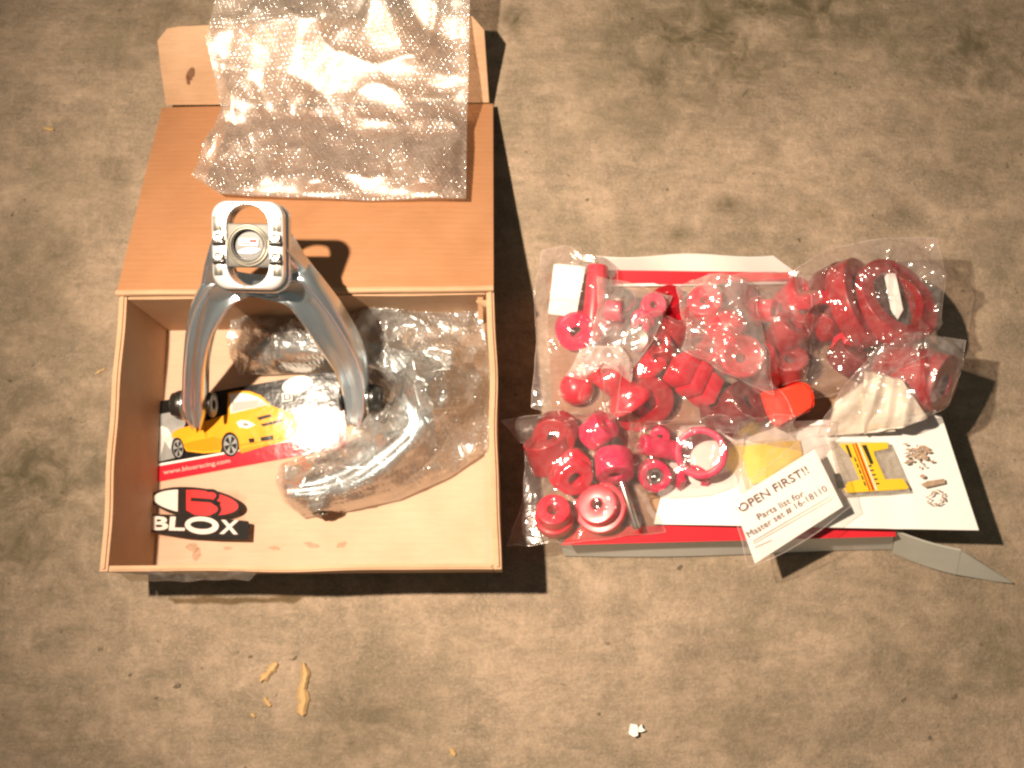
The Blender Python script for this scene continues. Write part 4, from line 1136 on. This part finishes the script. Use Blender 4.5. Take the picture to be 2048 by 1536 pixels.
for a_ in range(342, 452, 14): poly('print_mark', [oq(a_, 862-(a_-340)*.42), oq(a_+8, 859-(a_-340)*.42), oq(a_+11, 869-(a_-340)*.42), oq(a_+3, 872-(a_-340)*.42)], .00005, T_GREY, oc, ON)
def orule(a, b, t=5): 
    return poly('ruled_line', [oq(*a), oq(*b), oq(b[0]+1, b[1]+t), oq(a[0]+1, a[1]+t)], .00005, T_GREY, oc, ON)
orule((330, 826), (820, 545)); orule((335, 842), (835, 562), 4)
bag('sachet_bag', 'thin clear bag over the yellow grease sachet', 'bag',
    [(1465, 855, .058), (1530, 842, .060), (1600, 850, .060), (1668, 846, .060)],
    [(1668, 846, .060), (1672, 870, .060), (1655, 900, .060), (1640, 935, .060)],
    [(1478, 985, .058), (1530, 990, .058), (1590, 975, .058), (1640, 935, .060)],
    [(1465, 855, .058), (1462, 900, .058), (1468, 940, .058), (1478, 985, .058)], under, M_FILM2, 37, ncr=12, amp=.003, back=False, group='')
bag('small_clear_bag', 'small clear bag holding the white OPEN FIRST card', 'bag',
    [(1455, 992, .072), (1520, 945, .080), (1600, 880, .088), (1648, 868, .088)],
    [(1648, 868, .088), (1665, 915, .088), (1690, 970, .087), (1702, 1012, .085)],
    [(1500, 1133, .064), (1570, 1105, .072), (1640, 1060, .080), (1702, 1012, .085)],
    [(1455, 992, .072), (1470, 1040, .070), (1485, 1090, .067), (1500, 1133, .064)], [o for o in C.objects if o.parent is oc], film('label_bag', .05, .1), 41, ncr=3, amp=.0008, back=False, group='', clear=.0016)

# ------------------------------------------------------------------ bubble wrap
def bubblewrap(name, label, patches, objs, seed, pitch=.0056, bh=.0014, amp=.004, ncr=30, clear=.0012, fold=.6, tension=200, shapefn=None, mats=None, wr=(.006, .02, .02, .07)):
    e = None; mb, mf = mats or (M_BUB, M_BUBF)
    for pi, (top, right, bottom, left) in enumerate(patches):
        G0 = coons(top, right, bottom, left, 8, 8)
        wu = np.sqrt((np.diff(G0, axis=1)**2).sum(2)).sum()/9; wv = np.sqrt((np.diff(G0, axis=0)**2).sum(2)).sum()/9
        cu, cv = int(wu/.0028), int(wv/.0028)
        G_ = coons(top, right, bottom, left, cu, cv)
        h, ob = drape(G_, bvh_of(objs), clear, tension)
        X, Y = G_[:,:,0], G_[:,:,1]
        if shapefn: h = h + shapefn(X, Y)
        ed = np.minimum(np.minimum(np.arange(cv+1), cv-np.arange(cv+1))[:,None]/cv, np.minimum(np.arange(cu+1), cu-np.arange(cu+1))[None,:]/cu)
        cr = crease(X, Y, ncr, amp, seed+pi, wr[0], wr[1], (wr[2], wr[3])) + (1-np.abs(2*vnoise(X*30+seed, Y*30, seed+pi)-1))**3*amp*fold
        Z = np.maximum(h + cr*np.clip(ed/.05, .3, 1), ob)
        if e is None:
            e = empty(name, (float(X.mean()), float(Y.mean()), float(G_[:,:,2].min())), label, 'bubble wrap')
        gridmesh('backing_film', X, Y, Z, mf, e)
        # fine grid with the bubbles
        fu, fv = int(wu/.0007), int(wv/.0007)
        uu = np.linspace(0, cu, fu+1); vv = np.linspace(0, cv, fv+1)
        ui = np.minimum(uu.astype(int), cu-1); vi = np.minimum(vv.astype(int), cv-1); fx = (uu-ui)[None,:]; fy = (vv-vi)[:,None]
        def up(A): return (A[vi][:,ui]*(1-fx)+A[vi][:,ui+1]*fx)*(1-fy)+(A[vi+1][:,ui]*(1-fx)+A[vi+1][:,ui+1]*fx)*fy
        XF, YF, ZF = up(X), up(Y), up(Z)
        su = np.linspace(0, wu, fu+1)[None,:] + 0*YF; sv = np.linspace(0, wv, fv+1)[:,None] + 0*XF
        ph = pitch*.866
        row = np.round(sv/ph); ox = (row % 2)*.5*pitch
        du = (su-ox)/pitch; col = np.round(du); dx_ = (du-col)*pitch; dy_ = sv-row*ph
        r = np.sqrt(dx_**2+dy_**2)/(pitch*.44)
        rsd = np.random.RandomState(seed); T = rsd.rand(512, 512)
        amp_b = .25+1.0*T[row.astype(int) % 512, col.astype(int) % 512]
        tx = (T[(row.astype(int)+77) % 512, col.astype(int) % 512]-.5)
        bmp = np.sqrt(np.clip(1-r**2, 0, 1))*bh*amp_b*(1+tx*dx_/pitch*1.6)
        # shift in x,y along slope is negligible: bubbles rise straight up
        o = gridmesh('bubbles', XF, YF, ZF + .0003 + bmp, mb, e); tag(o, kind='stuff')
        ob_edge = None
    return e
lidset = [o for o in C.objects if o.parent is cb and o.name.split('.')[0] in ('lid', 'tuck_flap', 'hinge_fold')] + [g]
bubblewrap('bubble_wrap_sheet', 'crumpled shiny bubble wrap sheet spread over the folded back lid',
    [([(440, -40, .080), (560, -50, .085), (760, -50, .085), (940, -45, .080)],
      [(940, -45, .080), (938, 100, .062), (934, 250, .045), (932, 398, .075)],
      [(385, 352, .080), (440, 388, .074), (600, 398, .072), (740, 402, .072), (932, 398, .075)],
      [(440, -40, .080), (412, 80, .068), (442, 215, .050), (385, 352, .080)])], lidset, 4, pitch=.0045, bh=.0014, amp=.011, ncr=34, fold=.35, tension=260, wr=(.012, .040, .06, .16))
boxset = [o for o in C.objects if o.parent in (ca2, cb, pc) and o.type == 'MESH' and o.name.split('.')[0] not in ('lid', 'tuck_flap', 'hinge_fold', 'packing_tape', 'side_wall', 'back_wall', 'corner_tab')]
bubblewrap('bubble_wrapping', 'bubble wrap wound tightly round the second arm inside the carton',
    [([(462, 640, .034), (560, 612, .040), (700, 628, .040), (850, 602, .046), (962, 612, .05)],
      [(962, 612, .05), (972, 680, .045), (980, 730, .03), (984, 790, .02)],
      [(482, 752, .012), (580, 748, .010), (690, 745, .014), (760, 790, .02), (860, 790, .02), (984, 790, .02)],
      [(462, 640, .034), (455, 680, .026), (462, 715, .018), (482, 752, .012)]),
     ([(560, 930, .016), (640, 902, .020), (700, 865, .022), (760, 800, .022), (810, 752, .03), (984, 742, .03)],
      [(984, 742, .03), (982, 800, .02), (980, 850, .014), (974, 902, .010)],
      [(608, 1036, .009), (700, 1022, .008), (800, 1000, .008), (900, 955, .008), (974, 902, .010)],
      [(560, 930, .016), (552, 965, .015), (570, 1005, .012), (608, 1036, .009)])], boxset, 9, pitch=.0048, bh=.0019, amp=.0085, ncr=80, fold=1.0, clear=.002, tension=60, mats=(M_BUBW, M_BUBWF), wr=(.005, .018, .02, .08))

# ------------------------------------------------------------------ debris on the slab
def chip(name, label, cat, pts, th, z, mat, twist=0):
    """pts: centre line px with half width px"""
    bm = bmesh.new(); secs = []; jr = random.Random(len(label))
    fine = []
    for a, b in zip(pts[:-1], pts[1:]):
        for t in (0, .34, .67): fine.append((a[0]+(b[0]-a[0])*t+jr.uniform(-1.2,1.2), a[1]+(b[1]-a[1])*t, (a[2]+(b[2]-a[2])*t)*jr.uniform(.65,1.15)))
    pts = fine + [pts[-1]]
    for k, (x, y, hw) in enumerate(pts):
        a = pts[max(0, k-1)]; b = pts[min(len(pts)-1, k+1)]
        dx_, dy_ = b[0]-a[0], b[1]-a[1]; l = math.hypot(dx_, dy_); nx, ny = -dy_/l, dx_/l
        rr = [P(x+nx*hw, y+ny*hw, z), P(x+nx*hw*.5, y+ny*hw*.5, z+th*.8), P(x-nx*hw*.3, y-ny*hw*.3, z+th), P(x-nx*hw, y-ny*hw, z+th*.3), P(x, y, z-.0002)]
        secs.append([bm.verts.new(q) for q in rr])
    for A, B in zip(secs[:-1], secs[1:]):
        for k in range(5): bm.faces.new([A[k], A[(k+1)%5], B[(k+1)%5], B[k]])
    bm.faces.new(secs[0]); bm.faces.new(list(reversed(secs[-1]))); bmesh.ops.recalc_face_normals(bm, faces=bm.faces)
    o = obj(name, bm, mat, None, 25); tag(o, label, cat); return o
chip('wood_sliver', 'long upright tan wood sliver on the bare concrete below the carton', 'wood sliver', [(608,1326,4),(611,1345,9),(609,1362,11),(604,1378,9),(607,1400,12),(604,1422,11),(603,1431,6)], .004, .0005, M_CHIP)
chip('wood_chip', 'slanted pale wood chip left of the long sliver', 'wood chip', [(553,1326,5),(544,1338,9),(536,1347,7),(527,1356,8),(520,1363,4)], .003, .0005, M_CHIP)
chip('wood_crumb', 'tiny orange wood crumb below the slanted chip', 'wood chip', [(530,1395,4),(534,1404,7),(541,1412,4)], .002, .0004, M_CHIP)
chip('wood_crumb', 'faint tiny wood crumb lowest left of the chips', 'wood chip', [(503,1426,3),(506,1430,5),(510,1434,3)], .0015, .0004, M_CHIP)
chip('wood_crumb', 'small orange crumb near the bottom edge of the concrete', 'wood chip', [(903,1497,4),(906,1505,7),(909,1512,4)], .002, .0004, M_CHIP)
chip('wood_crumb', 'pale crumb on the concrete left of the carton lid', 'wood chip', [(88,256,3),(98,258,5),(107,259,3)], .002, .0004, M_CHIP)
chip('straw_bit', 'thin yellow straw bit beside the left wall of the carton', 'straw', [(190,748,2),(200,742,3),(210,738,2)], .0015, .0004, M_CHIP)
wc = empty('plastic_chip', P(1272, 1460, 0), 'small white jagged plastic chip alone on the concrete at the lower right', 'chip')
poly('chip_body', [P(x, y, .007) for x, y in ((1262,1448),(1275,1450),(1276,1471),(1268,1474),(1258,1468))], .006, M_CHIPW, wc)
poly('chip_prong', [P(x, y, .0055) for x, y in ((1276,1456),(1284,1449),(1285,1456),(1291,1461),(1283,1464),(1276,1464))], .003, M_CHIPW, wc)
